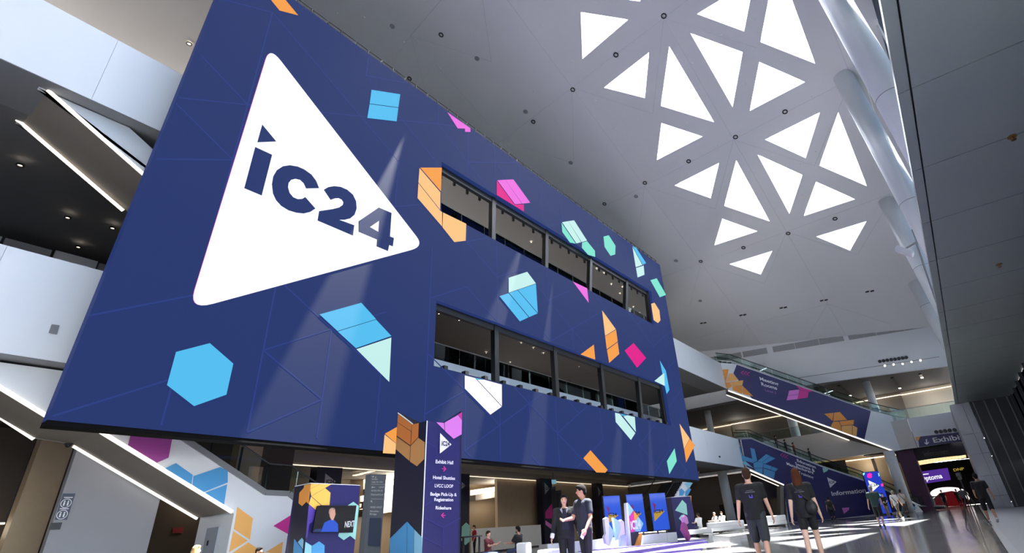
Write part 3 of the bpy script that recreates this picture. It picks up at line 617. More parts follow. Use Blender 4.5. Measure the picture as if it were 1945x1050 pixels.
# ------------------------------------------------------------------ lobby under the screen
LW = vplane((-28.9, 15.8), (-30.7, 40.0)); lw_d = np.array([-1.8, 24.2, 0]); lw_d /= np.linalg.norm(lw_d)
hd = thing('wall_lobby', 'beige lobby wall with openings under the screen', 'wall', LW.hit(900, 1040) * (1, 1, 0), kind='structure')
A, B = LW.hit(300, 866), LW.hit(1192, 924)
poly('header', [A, B, B + (0, 0, 1.6), A + (0, 0, 1.6)], -LW.n * .4, TAUPE, hd)
MB().bar(A + LW.n * .05, B + LW.n * .05, .06, .05).build('light_line', emit('soft_line', (255, 236, 205), .9, (255, 255, 255)), hd)
def zfloor(P): return np.array([P[0], P[1], 0.0])
for p in ([(944, 905), (1031, 911), (1031, 1040), (944, 1046)], [(1050, 912), (1133, 919), (1133, 1030), (1050, 1034)], [(1143, 920), (1192, 924), (1196, 1020), (1143, 1030)]):
    T = [LW.hit(*p[0], -.1), LW.hit(*p[1], -.1)]; poly('wood_panel', [zfloor(T[0]), zfloor(T[1]), T[1], T[0]], -LW.n * .25, BEIGE, hd)
struct(MB().box((-39, 34, 3), (.4, 74, 6)).build('wall_lobby_back', mat('lobby_back', (134, 117, 96), .5, noise=.06)), 'brown wood wall at the back of the lobby', 'wall')
XL = xplane(-38.3)
for nm, P in (('topmost', [(690, 911), (760, 912), (760, 920), (690, 929)]), ('middle', [(684, 942), (757, 930), (757, 944), (684, 953)]), ('lowest', [(683, 957), (756, 948), (756, 957), (683, 968)]), ('wide', [(893, 931), (943, 924), (943, 933), (893, 941)])):
    t = thing('cove_light', '%s glowing ceiling cove in the lobby %s' % (nm, 'left of the tall sign pillar' if nm != 'wide' else 'right of the tall sign pillar'), 'light', XL.hit(*P[2]), 'lobby coves')
    poly('glow', [XL.hit(*q) for q in P], (.2, 0, 0), COVE, t)
    lamp(t, (XL.hit(*P[3]) + XL.hit(*P[2])) / 2 + (1.6, 0, -.2), 260, 'POINT', (1, .9, .76), .4)
    B0, B1 = XL.hit(*P[3]), XL.hit(*P[2]); poly('ledge', [B0 - (0, 0, .5), B1 - (0, 0, .5), B1, B0], (.7, 0, 0), TAUPE, t)
for k_, (x, y) in enumerate(zm(400, 750, 3.5, [(980, 530), (1028, 518), (1078, 506)]) + [(900, 903.5)]):
    P = zplane(5.55).hit(x, y) - (0, 0, .0); o_ = tag(MB().box(P, (.9, .25, .06)).build('slot_light', COVE), 'short bright slot light in the lobby soffit, %s from the left' % ORD[k_], 'light', 'slot lights in the lobby soffit')
for k_, y in enumerate((19, 26, 33, 40, 48, 55)):  # extra downlights added to brighten the dark lobby
    P = np.array([-25.0, y, lvl(5.97, 5.45, y) - .0]); t = thing('downlight', 'recessed lobby soffit downlight, %s from the left' % ORD[k_], 'ceiling light', P, 'recessed lobby downlights')
    MB().disc(P, (0, 0, -1), .12, .03).build('ring', GREY, t); MB().disc(P - (0, 0, .03), (0, 0, -1), .08, .01).build('lens', LAMPD, t); lamp(t, P - (0, 0, .1), 190, 'SPOT', (1, .88, .72), .1, 150)
# reception counter
A, B = zfloor(LW.hit(896, 1040, 1.0)), zfloor(LW.hit(1029, 1036, 1.0)); hA = LW.hit(892, 1006, 1.0)[2]
ct = thing('counter', 'long low white counter below the wood panels', 'counter', (A + B) / 2)
poly('front', [A, B, B + (0, 0, hA), A + (0, 0, hA)], -LW.n * .12, WHITE, ct); poly('top', [A + (0, 0, hA), B + (0, 0, hA), B + (0, 0, hA) - LW.n * .7, A + (0, 0, hA) - LW.n * .7], (0, 0, .05), WHITE, ct); poly('plinth', [A + LW.n * .01, B + LW.n * .01, B + LW.n * .01 + (0, 0, .1), A + LW.n * .01 + (0, 0, .1)], -LW.n * .05, DGREY, ct)
TRIW = mat('print_grey_white', (186, 184, 182), .6)
def mini_logo(plane, pts, parent, off=.03, m=None, tm=None):
    """small printed play-triangle with its lettering"""
    d = decal('logo_triangle', plane, pts, m or PUREW, parent, off, .006)
    (ax, ay), (bx, by), (cx, cy) = pts        # top-left, right tip, bottom-left
    l = ((ax + cx) / 2, (ay + cy) / 2); sl_ = (by - l[1]) / (bx - l[0])
    x0, x1 = l[0] + (bx - l[0]) * .08, l[0] + (bx - l[0]) * .78
    f = lambda x: l[1] + sl_ * (x - l[0]) + abs(cy - ay) * .10
    text_px('lettering', 'iC24', plane, (x0, f(x0)), (x1, f(x1)), abs(cy - ay) * .22, tm or NAVYD, d, off + .02, .03)
def banner(label, pl0, pr0, logo_, extras=()):
    pl_ = Plane(LW.p + LW.n * .9, LW.n); A, B = pl_.hit(*pl0), pl_.hit(*pr0)
    t = thing('banner_column', label, 'banner', zfloor((A + B) / 2), 'dark banner columns in the lobby')
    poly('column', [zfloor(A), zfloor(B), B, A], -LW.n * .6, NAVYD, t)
    mini_logo(pl_, logo_, t, .02, TRIW)
    for c, q in extras: decal('hexagon_graphic', pl_, q, OR[c], t)
banner('dark banner column behind the kiosk with the television', (604, 886), (651, 888.5), [(618, 899), (638, 914.5), (615, 930)])
banner('dark banner column half hidden by the tall sign pillar', (866, 899), (892, 900), [(877, 915), (884.5, 922), (876.5, 929)], [('mint', [(877, 1000), (885, 992), (892, 998), (892, 1028), (884, 1035), (876, 1026)])])
banner('dark banner column behind the woman in black', (1029, 908), (1048, 909.5), [(1034, 916), (1044, 927.5), (1035, 939)], [('magenta', [(1036, 972), (1049, 955), (1051, 985), (1036, 984)]), ('pink', [(1036, 988), (1050, 998), (1051, 1008), (1036, 996)])])
banner('dark banner column beside the first portrait display', (1133, 917), (1144, 918), [(1135, 924), (1141.5, 934), (1137, 943)])
for k, (x, y) in enumerate([(1055, 924), (1066, 931)]):
    P = LW.hit(x, y, 1.2); e = np.array([.85, .5, 0]); e /= np.linalg.norm(e); t = thing('wall_display', '%s tall dark display panel behind the couple' % ('nearer' if k == 0 else 'farther'), 'display', zfloor(P))
    poly('panel', [zfloor(P), zfloor(P) - e * 1.1, P - e * 1.1, P], (0.05, -.08, 0), DGREY, t); poly('screen', [P * (1, 1, .2) + (.05, -.1, 0), P * (1, 1, .2) - e * 1.0 + (.05, -.1, 0), P - e * 1.0 + (.05, -.1, -.2), P + (.05, -.1, -.2)], (.01, -.015, 0), BLACK, t)
es = thing('exit_sign', 'small pale blue hanging exit sign under the lobby header', 'sign', LW.hit(1051, 920, 1.5))
decal('plate', LW, [(1047.5, 911), (1055, 911), (1055, 919), (1048, 919)], emit('pale_blue_sign', (120, 170, 190), .6), es, 1.45, .08); A = LW.hit(1051, 911, 1.48); MB().bar(A, A + (0, 0, 1.2), .03).build('rod', DGREY, es)
# second stair, rising to the right behind the screen end
q_ = zm(1130, 900, 7, [(1080, 292), (1190, 78), (1335, 82), (1215, 296)])
s2 = thing('staircase', 'white staircase side with light blue hexagons under the right end of the screen', 'staircase', SN.hit(1290, 945) * (1, 1, 0))
P = [SN.hit(*q) for q in q_]; d_ = P[2] - P[3]
poly('side_panel', [P[0] - d_ * .9, P[1] + d_ * .5, P[2] + d_ * .5, P[3] - d_ * .9], (-.12, 0, 0), WHITE, s2)
poly('underside', [P[3] - d_ * .9, P[2] + d_ * .5, P[2] + d_ * .5 - (2.2, 0, 0), P[3] - d_ * .9 - (2.2, 0, 0)], (0, 0, .15), TAUPE, s2)
for c, z in (('blue', [(1120, 215), (1150, 190), (1195, 240), (1165, 290), (1120, 285)]), ('lblue', [(1190, 130), (1250, 95), (1300, 120), (1240, 190)]), ('blue', [(1200, 235), (1240, 195), (1280, 200), (1235, 285), (1200, 290)])): decal('hexagon_graphic', SN, zm(1130, 900, 7, z), OR[c], s2)
for k in range(2): MB().bar(P[0] - d_ * .9 + (-.1 - 2 * k, 0, .9), P[1] + d_ * .5 + (-.1 - 2 * k, 0, .9), .06).build('handrail', BLACK, s2)
for k in range(9):
    R = P[0] + (P[1] - P[0]) * (k / 6 - .2); MB().bar(R + (-.1, 0, 0), R + (-.1, 0, .9), .05).build('rail_post', BLACK, s2)
for k in range(16):
    R = P[0] + (P[1] - P[0]) * (k / 10 - .4); MB().box(R + (-1.2, 0, -.3), (2.1, .3, .12)).build('tread', DGREY, s2)

# ------------------------------------------------------------------ the far end: wall, upper landing, portal
FW = yplane(66.0)
A, B = FW.hit(1533, 731), FW.hit(1789, 696); e_ = (B - A) / (B[0] - A[0]); fwx = lambda x: A + e_ * (x - A[0])
wl = struct(poly('wall_far', [(-61.5, 66, 13.7), (-12.5, 66, 13.75), fwx(-11.3), fwx(8), (8, 66, ceil_z(8, 66) + .6), (-61.5, 66, ceil_z(-61.5, 66) + .6)], (0, .4, 0), WHITE), 'white upper wall at the far end of the hall', 'wall')
struct(poly('trim_2', [FW.hit(1517, 717, .005), FW.hit(1784, 677, .005), FW.hit(1784, 677.9, .005), FW.hit(1517, 717.9, .005)], (0, -.01, 0), GREY), 'thin shadow groove along the far wall', 'groove')
VENTM = mat('vent_grey', (150, 152, 156), .6); LOUV = mat('vent_slat', (170, 172, 176), .5)
for k_, (x0, x1) in enumerate(zip([-24.4, -21.1, -17.7, -14.0, -11.4, -8.7, -5.6, -2.8, -0.1], [-21.2, -17.9, -14.7, -11.45, -8.75, -6.1, -2.85, -.15, 2.5])):
    t = thing('vent_grille', 'wide grey air grille', 'vent', (0, 66, 0), 'grilles along the top of the far wall')
    f1, f0_ = FW.hit(1475, 657), FW.hit(1610, 634); zt = lambda x: f1[2] + (f0_[2] - f1[2]) * (x - f1[0]) / (f0_[0] - f1[0])
    BASE[t.name] = np.array([(x0 + x1) / 2, 65.97, zt(x0) - .7]); t.location = BASE[t.name]
    t['label'] = 'wide grey air grille, %s from the left along the top of the far wall' % ORD[k_]
    poly('backing', [(x0, 65.98, zt(x0) - .72), (x1, 65.98, zt(x1) - .72), (x1, 65.98, zt(x1)), (x0, 65.98, zt(x0))], (0, .03, 0), VENTM, t)
    for k in range(5): poly('slat', [(x0, 65.95, zt(x0) - .12 - .13 * k), (x1, 65.95, zt(x1) - .12 - .13 * k), (x1, 65.95, zt(x1) - .08 - .13 * k), (x0, 65.95, zt(x0) - .08 - .13 * k)], (0, .03, 0), LOUV, t)
SPKM = mat('speaker_black', (24, 25, 28), .5)
for k_, (x, y) in enumerate(zm(1250, 560, 3.536, [(1490, 447), (1515, 443), (1540, 439), (1566, 435), (1592, 432), (1617, 428), (1642, 424), (1667, 420)])):
    P = FW.hit(x, y); t = thing('jet_diffuser', 'round black air nozzle, %s from the left of eight on the far wall' % ORD[k_], 'vent', P, 'row of eight round nozzles')
    MB().tube([P, P - (0, .15, 0)], .165, 16).build('ring', SPKM, t); MB().tube([P - (0, .15, 0), P - (0, .2, 0)], .12, 12).build('nozzle', DGREY, t)
for k_, (x, y) in enumerate(zm(1250, 560, 3.536, [(1525, 478), (1583, 470), (1644, 466), (1703, 452), (1763, 442)])):
    P = FW.hit(x, y); t = thing('wall_spotlight', 'small lit wall spotlight, %s from the left of five on the far wall' % ORD[k_], 'light', P, 'row of five wall spotlights')
    MB().tube([P, P - (0, .2, 0)], .1, 10).build('can', STEEL, t); MB().disc(P - (0, .2, 0), (0, -1, 0), .1, .02).build('lens', LAMPD, t)
# landing behind the far parapet
UP = 13.3
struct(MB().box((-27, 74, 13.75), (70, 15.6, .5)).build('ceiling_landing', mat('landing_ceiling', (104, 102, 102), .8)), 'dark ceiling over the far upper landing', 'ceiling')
struct(MB().box((-28, 74, 6.55), (56, 15.6, 1.5)).build('floor_landing', TAUPE), 'floor slab of the far upper landing', 'floor')
BK = yplane(80.0)
bwall = thing('wall_landing', 'warm beige back wall of the far upper landing with cove light', 'wall', (-8, 80, 7.3), kind='structure')
xs = [(-61.5, 'z'), (-36, 'a'), (-25.5, 'b'), (-12, 'c'), (-8.2, 'd'), (-3.2, 'e'), (4, 'f')]
cols_ = [mat('landing_taupe', (150, 140, 128), .7), mat('landing_beige', (178, 170, 158), .7), mat('landing_dark', (112, 104, 96), .7)]
for k, ((x0, _), (x1, _2)) in enumerate(zip(xs[:-1], xs[1:])): MB().box(((x0 + x1) / 2, 80 + .3 * (k % 2), 10.4), (x1 - x0 - .02, .4, 6.1)).build('wall_panel', cols_[[0, 0, 2, 0, 2, 1][k]], bwall)
for k, ((x0, _), (x1, _2)) in enumerate(zip(xs[:-1], xs[1:])): MB().box(((x0 + x1) / 2, 79.7 + .3 * (k % 2), 13.1), (x1 - x0, .1, .1)).build('cove_line', COVE, bwall)
MB().box((-28, 80.9, 10.4), (68, .3, 6.6)).build('backing', TAUPE, bwall)
for x in (-24, -14, -6, 0): lamp(bwall, (x, 78.2, 12.2), 75, 'POINT', (1, .93, .82), .5)
for (a, b), nm in ((((1593, 731), (1615, 750)), 'left'), (((1694, 716), (1709, 736)), 'middle'), (((1747, 709), (1751, 716)), 'right')):
    zc = Plane((0, 0, 13.5), (0, 0, 1)); A, B = zc.hit(*a), zc.hit(*b); t = thing('slot_light', '%s black slot light with a lit end over the far landing' % nm, 'light', A - (0, 0, .2), 'slot lights over the far landing')
    MB().bar(A - (0, 0, .07), B - (0, 0, .07), .3, .1).build('slot', BLACK, t); d = (B - A) / np.linalg.norm(B - A); MB().bar(B - (0, 0, .1) - d * .6, B - (0, 0, .1), .25, .08).build('lamp', LAMPD, t)
def round_column(label, P, z0, z1, r, wrap=None):
    t = thing('column', label, 'column', (P[0], P[1], z0)); MB().tube([(P[0], P[1], z0), (P[0], P[1], z1)], r, 24).build('shaft', COLW, t, smooth=True)
    MB().tube([(P[0], P[1], z0), (P[0], P[1], z0 + .12)], r + .04, 24).build('base_ring', GREY, t)
    if wrap: MB().tube([(P[0], P[1], z0 + .2), (P[0], P[1], z0 + wrap)], r + .03, 24).build('vinyl_wrap', NAVY, t)
round_column('round column with a navy wrap on the far upper landing', yplane(69.0).hit(1648, 735), 7.3, 13.5, .42, 3.2)
round_column('pale round column behind the first escalator top', yplane(68.0).hit(1345, 790), 7.3, 13.5, .42)
round_column('cream round column seen under the upper escalator', yplane(72.0).hit(1508, 812), 7.3, 13.5, .55)
# parapet with hall sign
PB = [FW.hit(1724, 795), FW.hit(1744, 849)]
pr = thing('wall_parapet', 'white parapet of the far upper landing above the hall entrance', 'parapet', (0, 65.9, 5.7), kind='structure')
poly('parapet_panel', [(-2.85, 65.9, 5.72), (7, 65.9, 5.95), (7, 65.9, 8.5), (-2.85, 65.9, 8.58)], (0, .3, 0), WHITE, pr)
poly('parapet_panel', [(-36, 65.9, 5.6), (-2.9, 65.9, 5.72), (-2.9, 65.9, 8.55), (-36, 65.9, 8.4)], (0, .3, 0), mat('shaded_white_parapet', (206, 202, 198), .6), pr)  # left stretch is the same white, darkened in its colour for shade
rl = thing('gallery_railing', 'glass railing on the far upper landing above the hall sign', 'railing', (0, 66.05, 8.5))
for k in range(20):
    x0 = -36 + 2.15 * k; MB().box((x0 + 1.07, 66.05, 9.0), (2.1, .02, 1.0)).build('glass_pane', GLASSB, rl)
MB().tube([(-36, 66.05, 9.55), (7, 66.05, 9.55)], .03, 8).build('handrail', STEEL, rl)
hs = thing('hall_sign', 'navy hall sign reading Exhibit with a down arrow', 'sign', FW.hit(1780, 845) - (0, .15, 0))
FS = yplane(65.85)
decal('board', FS, [(1743.5, 829.5), (1826, 820.5), (1830, 838), (1746, 849)], NAVY, hs, .0, .05)
text_px('lettering', 'Exhibit Hall', FS, (1774, 840.5), (1872, 829), 9.5, PUREW, hs, .07)
AR = [(1758.5, 834), (1760.5, 834), (1761, 841), (1764, 838.5), (1764.5, 840.5), (1760.5, 844.5), (1756, 841.5), (1756, 839.5), (1759, 841.3)]
decal('arrow', FS, AR, PUREW, hs, .06, .01); decal('corner_graphic', FS, [(1738, 830), (1748, 829), (1745, 836), (1741, 838)], OR['brown'], hs, .06, .01)
for k_, (x, y) in enumerate(zm(1640, 700, 5.833, [(808, 703), (858, 697), (906, 690), (957, 685), (1010, 679)])):
    P = FS.hit(x, y); t = thing('jet_diffuser', 'round black air nozzle, %s from the left of five above the hall sign' % ORD[k_], 'vent', P, 'row of five round nozzles')
    MB().tube([P, P - (0, .12, 0)], .175, 16).build('ring', SPKM, t); MB().tube([P - (0, .12, 0), P - (0, .17, 0)], .13, 12).build('nozzle', DGREY, t)
# entrance portal to the exhibit hall
PD = mat('portal_black', (22, 18, 24), .6); PV = mat('portal_purple', (62, 22, 58), .6, noise=.5, nscale=1.5)
pt = thing('wall_portal', 'black and purple entrance portal of the exhibit hall', 'portal', (-2, 67, 0), kind='structure')
MB().box((-4.1, 67.2, 2.8), (1.5, 2.0, 5.6)).build('purple_jamb', PV, pt); MB().box((-1.0, 66.8, 5.15), (8, .3, 1.1)).build('header', PD, pt)
MB().box((-1, 95, 2.8), (24, .3, 5.6)).build('hall_back', PD, pt); MB().box((-7.5, 82, 2.8), (.3, 26, 5.6)).build('hall_side', PD, pt); MB().box((5.5, 82, 2.8), (.3, 26, 5.6)).build('hall_side', PD, pt); MB().box((-1, 81, 5.75), (14, 28, .2)).build('hall_ceiling', PD, pt)
text_px('lettering', 'infocomm', yplane(66.6), (1756, 866.5), (1802, 861), 9, mat('dim_lettering', (74, 66, 62), .5), pt, .05)
Y7 = yplane(68.5)
for k in range(3):
    A, B = Y7.hit(1738 + 1.5 * k, 877.5 + 2.6 * k), Y7.hit(1834 + .5 * k, 862 + 2.8 * k)
    t = thing('linear_light', '%s warm line of light in the hall entrance' % ['topmost', 'middle', 'lowest'][k], 'light', A, 'lines of light in the entrance'); MB().bar(A, B, .06, .1).build('tube', emit('amber_line', (255, 214, 150), 1.3, (255, 255, 255)), t); MB().bar(A + (0, .08, .06), B + (0, .08, .06), .06, .06).build('housing', PD, t)
Y9 = yplane(72.0)
op = thing('hanging_sign', 'purple hanging sign reading Optoma in the hall', 'sign', Y9.hit(1775, 918))
decal('panel', Y9, [(1739, 897), (1800, 888.5), (1806, 911), (1745, 920)], emit('optoma_purple', (70, 36, 130), .9, (30, 12, 60)), op, 0, .15)
text_px('lettering', 'Optoma', Y9, (1750, 914), (1791, 907.5), 9, emit('sign_white', (235, 232, 245), 1.0), op, .17)
decal('swoosh', Y9, bez((1740.5, 906), (1744, 900), (1764, 899)) + bez((1764, 900.5), (1748, 901.5), (1742.5, 909)), emit('sign_white', (235, 232, 245), 1.0), op, .17, .01)
for x, y in ((1752, 895), (1797, 890)): P = Y9.hit(x, y); MB().bar(P, P + (0, 0, 2.2), .03).build('rod', BLACK, op)
YB = yplane(88.0)
ar = thing('arched_display', 'glowing white and red arched display deep in the hall', 'display', zfloor(YB.hit(1805, 950)))
q = bez((1766, 938), (1770, 924), (1808, 925)) + bez((1808, 925), (1838, 926), (1842, 945))
decal('arch', YB, q + [(1840, 952), (1830, 936), (1808, 932), (1785, 936), (1772, 948)], emit('arch_white', (255, 240, 240), 1.2), ar, 0, .2)
decal('red_screen', YB, [(1773, 948), (1785, 937), (1808, 933), (1829, 937), (1839, 952), (1837, 962), (1776, 964)], emit('arch_red', (150, 22, 32), .2), ar, 0, .1)
tag(decal('side_banner', yplane(80), [(1748, 927), (1764, 925), (1770, 948), (1752, 951)], mat('banner_orange', (190, 96, 44), .6), None, 0, .1), 'dull orange banner left of the glowing arch', 'banner')
gb = thing('gold_sign', 'small gold lettering in the dark right of the purple sign', 'sign', yplane(80).hit(1826, 892)); text_px('lettering', 'DNP', yplane(80), (1812, 895), (1832, 892), 5, emit('gold_letter', (190, 160, 70), .6), gb, .02)
round_column('big pale round column at the foot of the escalator landing', FW.hit(1702, 900, .9), 0, 5.7, .5)
# ------------------------------------------------------------------ far escalators
EP = vplane((-18.5, 59.0), (-4.2, 66.0)); en = EP.n
def escalator(label, panel, low_a, low_b, far_a, far_b, top, floor_pts=None):
    t = thing('escalator', label, 'escalator', zfloor(EP.hit(*low_b)))
    P = [EP.hit(*q) for q in panel] + (floor_pts or [])
    poly('side_panel', P, -en * .12, WHITE, t)
    poly('far_panel', [p - en * 1.9 for p in P], -en * .12, WHITE, t)
    A, B = EP.hit(*low_a), EP.hit(*low_b)
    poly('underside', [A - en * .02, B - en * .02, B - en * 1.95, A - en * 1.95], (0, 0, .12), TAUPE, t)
    MB().bar(A + en * .03, B + en * .03, .07, .1).build('light_strip', LIGHTSTRIP, t); MB().bar(A - en * 1.95 - (0, 0, .03), B - en * 1.95 - (0, 0, .03), .07, .1).build('light_strip', LIGHTSTRIP, t)
    T = [EP.hit(*q) for q in top]; L = sum(np.linalg.norm(b - a) for a, b in zip(T[:-1], T[1:]))
    for o, nm in ((-.1, 'n'), (-1.8, 'f')):
        for a, b in zip(T[:-1], T[1:]):
            n = max(1, int(np.linalg.norm(b - a) / 1.6))
            for k in range(n):
                p, q = a + (b - a) * (k + .02) / n + en * o, a + (b - a) * (k + .98) / n + en * o
                poly('balustrade_pane', [p, q, q + (0, 0, .85), p + (0, 0, .85)], en * .02, GLASSB, t)
        MB().tube([p + en * o + (0, 0, .9) for p in T], .045, 8).build('handrail', BLACK, t)
        MB().tube([p + en * o + (0, 0, .05) for p in T], .07, 6).build('skirt_rail', STEEL, t)
    for a, b in zip(T[:-1], T[1:]):
        n = max(1, int(np.linalg.norm(b - a) / .5))
        for k in range(n):
            c = a + (b - a) * (k + .5) / n - en * .95 - (0, 0, .12); dd = np.array([-en[1], en[0], 0]); MB().box(c, (.45, 1.5, .2), (dd, en, (0, 0, 1))).build('step', DGREY, t)
    return t
QM = (1330, 660, 4.374)
mr = escalator('upper escalator with a navy Meeting Rooms panel', [(1369, 689), (1398, 691), (1655, 780), (1692, 789), (1724, 796), (1743, 849), (1697, 857), (1383, 741)], (1383, 742), (1697, 857), None, None, [(1362, 684), (1390, 687), (1412, 695), (1655, 780), (1692, 789), (1724, 796)])
decal('navy_panel', EP, [(1399.3, 692.5), (1654, 780.5), (1642, 834), (1428, 756.5), (1393, 709)], NAVY, mr, .01, .01)
for c, p in (('orange', [(178, 182), (237, 180), (212, 285)]), ('orange', [(168, 210), (182, 205), (225, 325), (216, 332)]), ('brown', [(240, 215), (270, 215), (318, 268), (216, 285)]), ('orange', [(215, 290), (248, 287), (265, 320), (230, 345)]), ('brown', [(250, 287), (358, 270), (350, 310), (268, 318)]), ('orange', [(268, 321), (348, 313), (350, 372), (345, 385), (268, 352)]), ('orange', [(352, 316), (440, 405), (352, 385)]),
             ('pink', [(738, 358), (824, 348), (816, 388), (729, 398)]), ('pink', [(728, 401), (816, 391), (808, 428), (718, 438)]), ('magenta', [(826, 348), (900, 370), (893, 415), (810, 428)]), ('magenta', [(797, 316), (945, 362), (905, 369), (826, 346)]),
             ('orange', [(1030, 550), (1108, 541), (1098, 608)]), ('orange', [(1112, 541), (1160, 535), (1220, 600), (1105, 610)]), ('orange', [(1155, 613), (1278, 600), (1272, 640), (1172, 647)]), ('orange', [(1085, 655), (1105, 615), (1150, 615), (1170, 650), (1172, 695)]), ('brown', [(1175, 651), (1262, 645), (1262, 728), (1175, 697)]), ('brown', [(1266, 645), (1305, 665), (1300, 735), (1266, 730)])):
    decal('hexagon_graphic', EP, zm(*QM, p), OR[c], mr, .024, .008)
PWT = mat('print_white', (228, 228, 234), .5); PMG = mat('print_rose', (178, 40, 132), .5); PLV = mat('print_lavender', (140, 96, 170), .5)
def mtext(parent, s, a, b, cap, m, plane=EP): text_px('lettering', s, plane, a, b, cap, m, parent, .035, .02)
z = lambda x, y: zm(*QM, [(x, y)])[0]
mtext(mr, 'Meeting', z(497, 270), z(652, 318), 6.6, PWT); mtext(mr, 'Rooms', z(510, 315), z(640, 352), 6.6, PWT); mtext(mr, 'Level 3', z(540, 360), z(632, 387), 4.2, PLV)
def chevrons(parent, pts, m):
    for p in pts: decal('chevron', EP, p, m, parent, .03, .006)
def chev(zf, x, y, w, h, dx, dy): return [zf(x, y), zf(x + w, y - h * .8), zf(x + w + 9, y - h * .8 + 3), zf(x + 12, y + 2), zf(x + w + 6, y + h), zf(x + w - 3, y + h - 3)]
chevrons(mr, [chev(z, 334 + 24 * k, 208 + 5 * k, 24, 20, 0, 0) for k in range(3)], PMG)
g0_ = zfloor(EP.hit(1496, 990)); g1_ = zfloor(EP.hit(1752, 968)); g2_ = zfloor(EP.hit(1797, 963))
ed = escalator('lower escalator with a navy Education Sessions and Information panel', [(1489, 921), (1417, 889), (1406, 834), (1427, 833), (1452, 843), (1562, 886), (1643, 913), (1700, 938), (1742, 958)], (1424, 893), (1489, 921), None, None, [(1400, 833), (1427, 832.5), (1452, 843), (1562, 886), (1643, 913), (1700, 938), (1750, 962), (1797, 962)], [g1_, g0_])
QE = (1380, 820, 5.83); z2 = lambda x, y: zm(*QE, [(x, y)])[0]
decal('navy_panel', EP, [(1488, 919), (1418, 886), (1407.5, 834.5), (1427, 833.5), (1452, 844), (1562, 887), (1643, 914), (1700, 939), (1738, 958), tuple(pix for pix in (1738, 967.5)), (1600, 984), (1499, 994)], NAVY, ed, .01, .01)
for c, p in (('blue', [(78, 142), (112, 235), (130, 290), (120, 330), (95, 230)]), ('blue', [(143, 162), (155, 160), (168, 262), (130, 285)]), ('blue', [(165, 258), (285, 300), (295, 345), (210, 322), (165, 330)]), ('blue', [(262, 175), (310, 190), (340, 322), (292, 343)]), ('blue', [(345, 322), (440, 245), (485, 268), (385, 340)]), ('blue', [(388, 342), (488, 270), (540, 295), (430, 352)]),
             ('blue', [(298, 348), (345, 328), (408, 348), (402, 398), (302, 398)]), ('blue', [(412, 352), (500, 380), (490, 420), (408, 395)]), ('blue', [(503, 382), (570, 410), (540, 440), (493, 422)]), ('blue', [(305, 402), (400, 402), (398, 468), (330, 440)]), ('blue', [(406, 402), (538, 445), (525, 520), (410, 473)]), ('lblue', [(110, 332), (212, 328), (298, 400), (200, 362)]),
             ('mint', [(1060, 400), (1125, 400), (1120, 430), (1075, 455)]), ('pink', [(1278, 842), (1358, 836), (1355, 862), (1300, 908)])):
    decal('hexagon_graphic', EP, zm(*QE, p), OR[c], ed, .024, .008)
chevrons(ed, [chev(z2, 592 + 28 * k, 255 + 10 * k, 30, 26, 0, 0) for k in range(3)], PMG)
mtext(ed, 'Education', z2(783, 330), z2(990, 408), 5.6, PWT); mtext(ed, 'Sessions &', z2(765, 365), z2(980, 445), 5.6, PWT); mtext(ed, "Manufacturers'", z2(668, 365), z2(972, 472), 5.6, PWT); mtext(ed, 'Training', z2(795, 460), z2(965, 522), 5.6, PWT)
mtext(ed, 'Information', z2(1168, 708), (1645, 934.5), 8.2, PWT)
mini_logo(EP, [z2(1112, 502), z2(1217, 553), z2(1147, 620)], ed, .03, PWT)
decal('low_graphic', EP, [(1743, 965), (1722, 955), (1712, 965), (1712, 970)], OR['lblue'], ed, .03, .008)
poly('end_wall', [EP.hit(1489, 921), EP.hit(1482, 922) * (1, 1, 1), zfloor(EP.hit(1482, 990)), zfloor(EP.hit(1489, 990))], -en * 1.9, TAUPE, ed)
gw = thing('wall_ground_back', 'beige wall with a warm cove line behind the lower escalator', 'wall', (-12, 69, 0), kind='structure')
MB().box((-13.4, 69.2, 2.9), (17, .3, 5.8)).build('wall_panel', BEIGE, gw); MB().box((-13.4, 68.9, 5.5), (17, .1, .1)).build('cove_line', COVE, gw)
for x in (-18, -13, -8): lamp(gw, (x, 67.9, 4.8), 55, 'POINT', (1, .88, .7), .4)
# ground floor behind the far escalator
bg = thing('wall_ground_far', 'dim taupe wall on the ground floor under the lower gallery, far right', 'wall', (-25, 67, 0), kind='structure')
MB().box((-25, 67.5, 2.8), (30, .3, 5.5)).build('wall_panel', mat('dim_taupe', (116, 106, 94), .7), bg); MB().box((-17, 67.2, 3.8), (7, .2, 2.6)).build('dark_panel', NAVYD, bg); MB().box((-22, 67.2, 1.2), (6, .2, 2.3)).build('dark_opening', BLACK, bg)
round_column('pale round column under the lower gallery, left of the walking man', yplane(60.0).hit(1380, 940), 0, 5.5, .5)
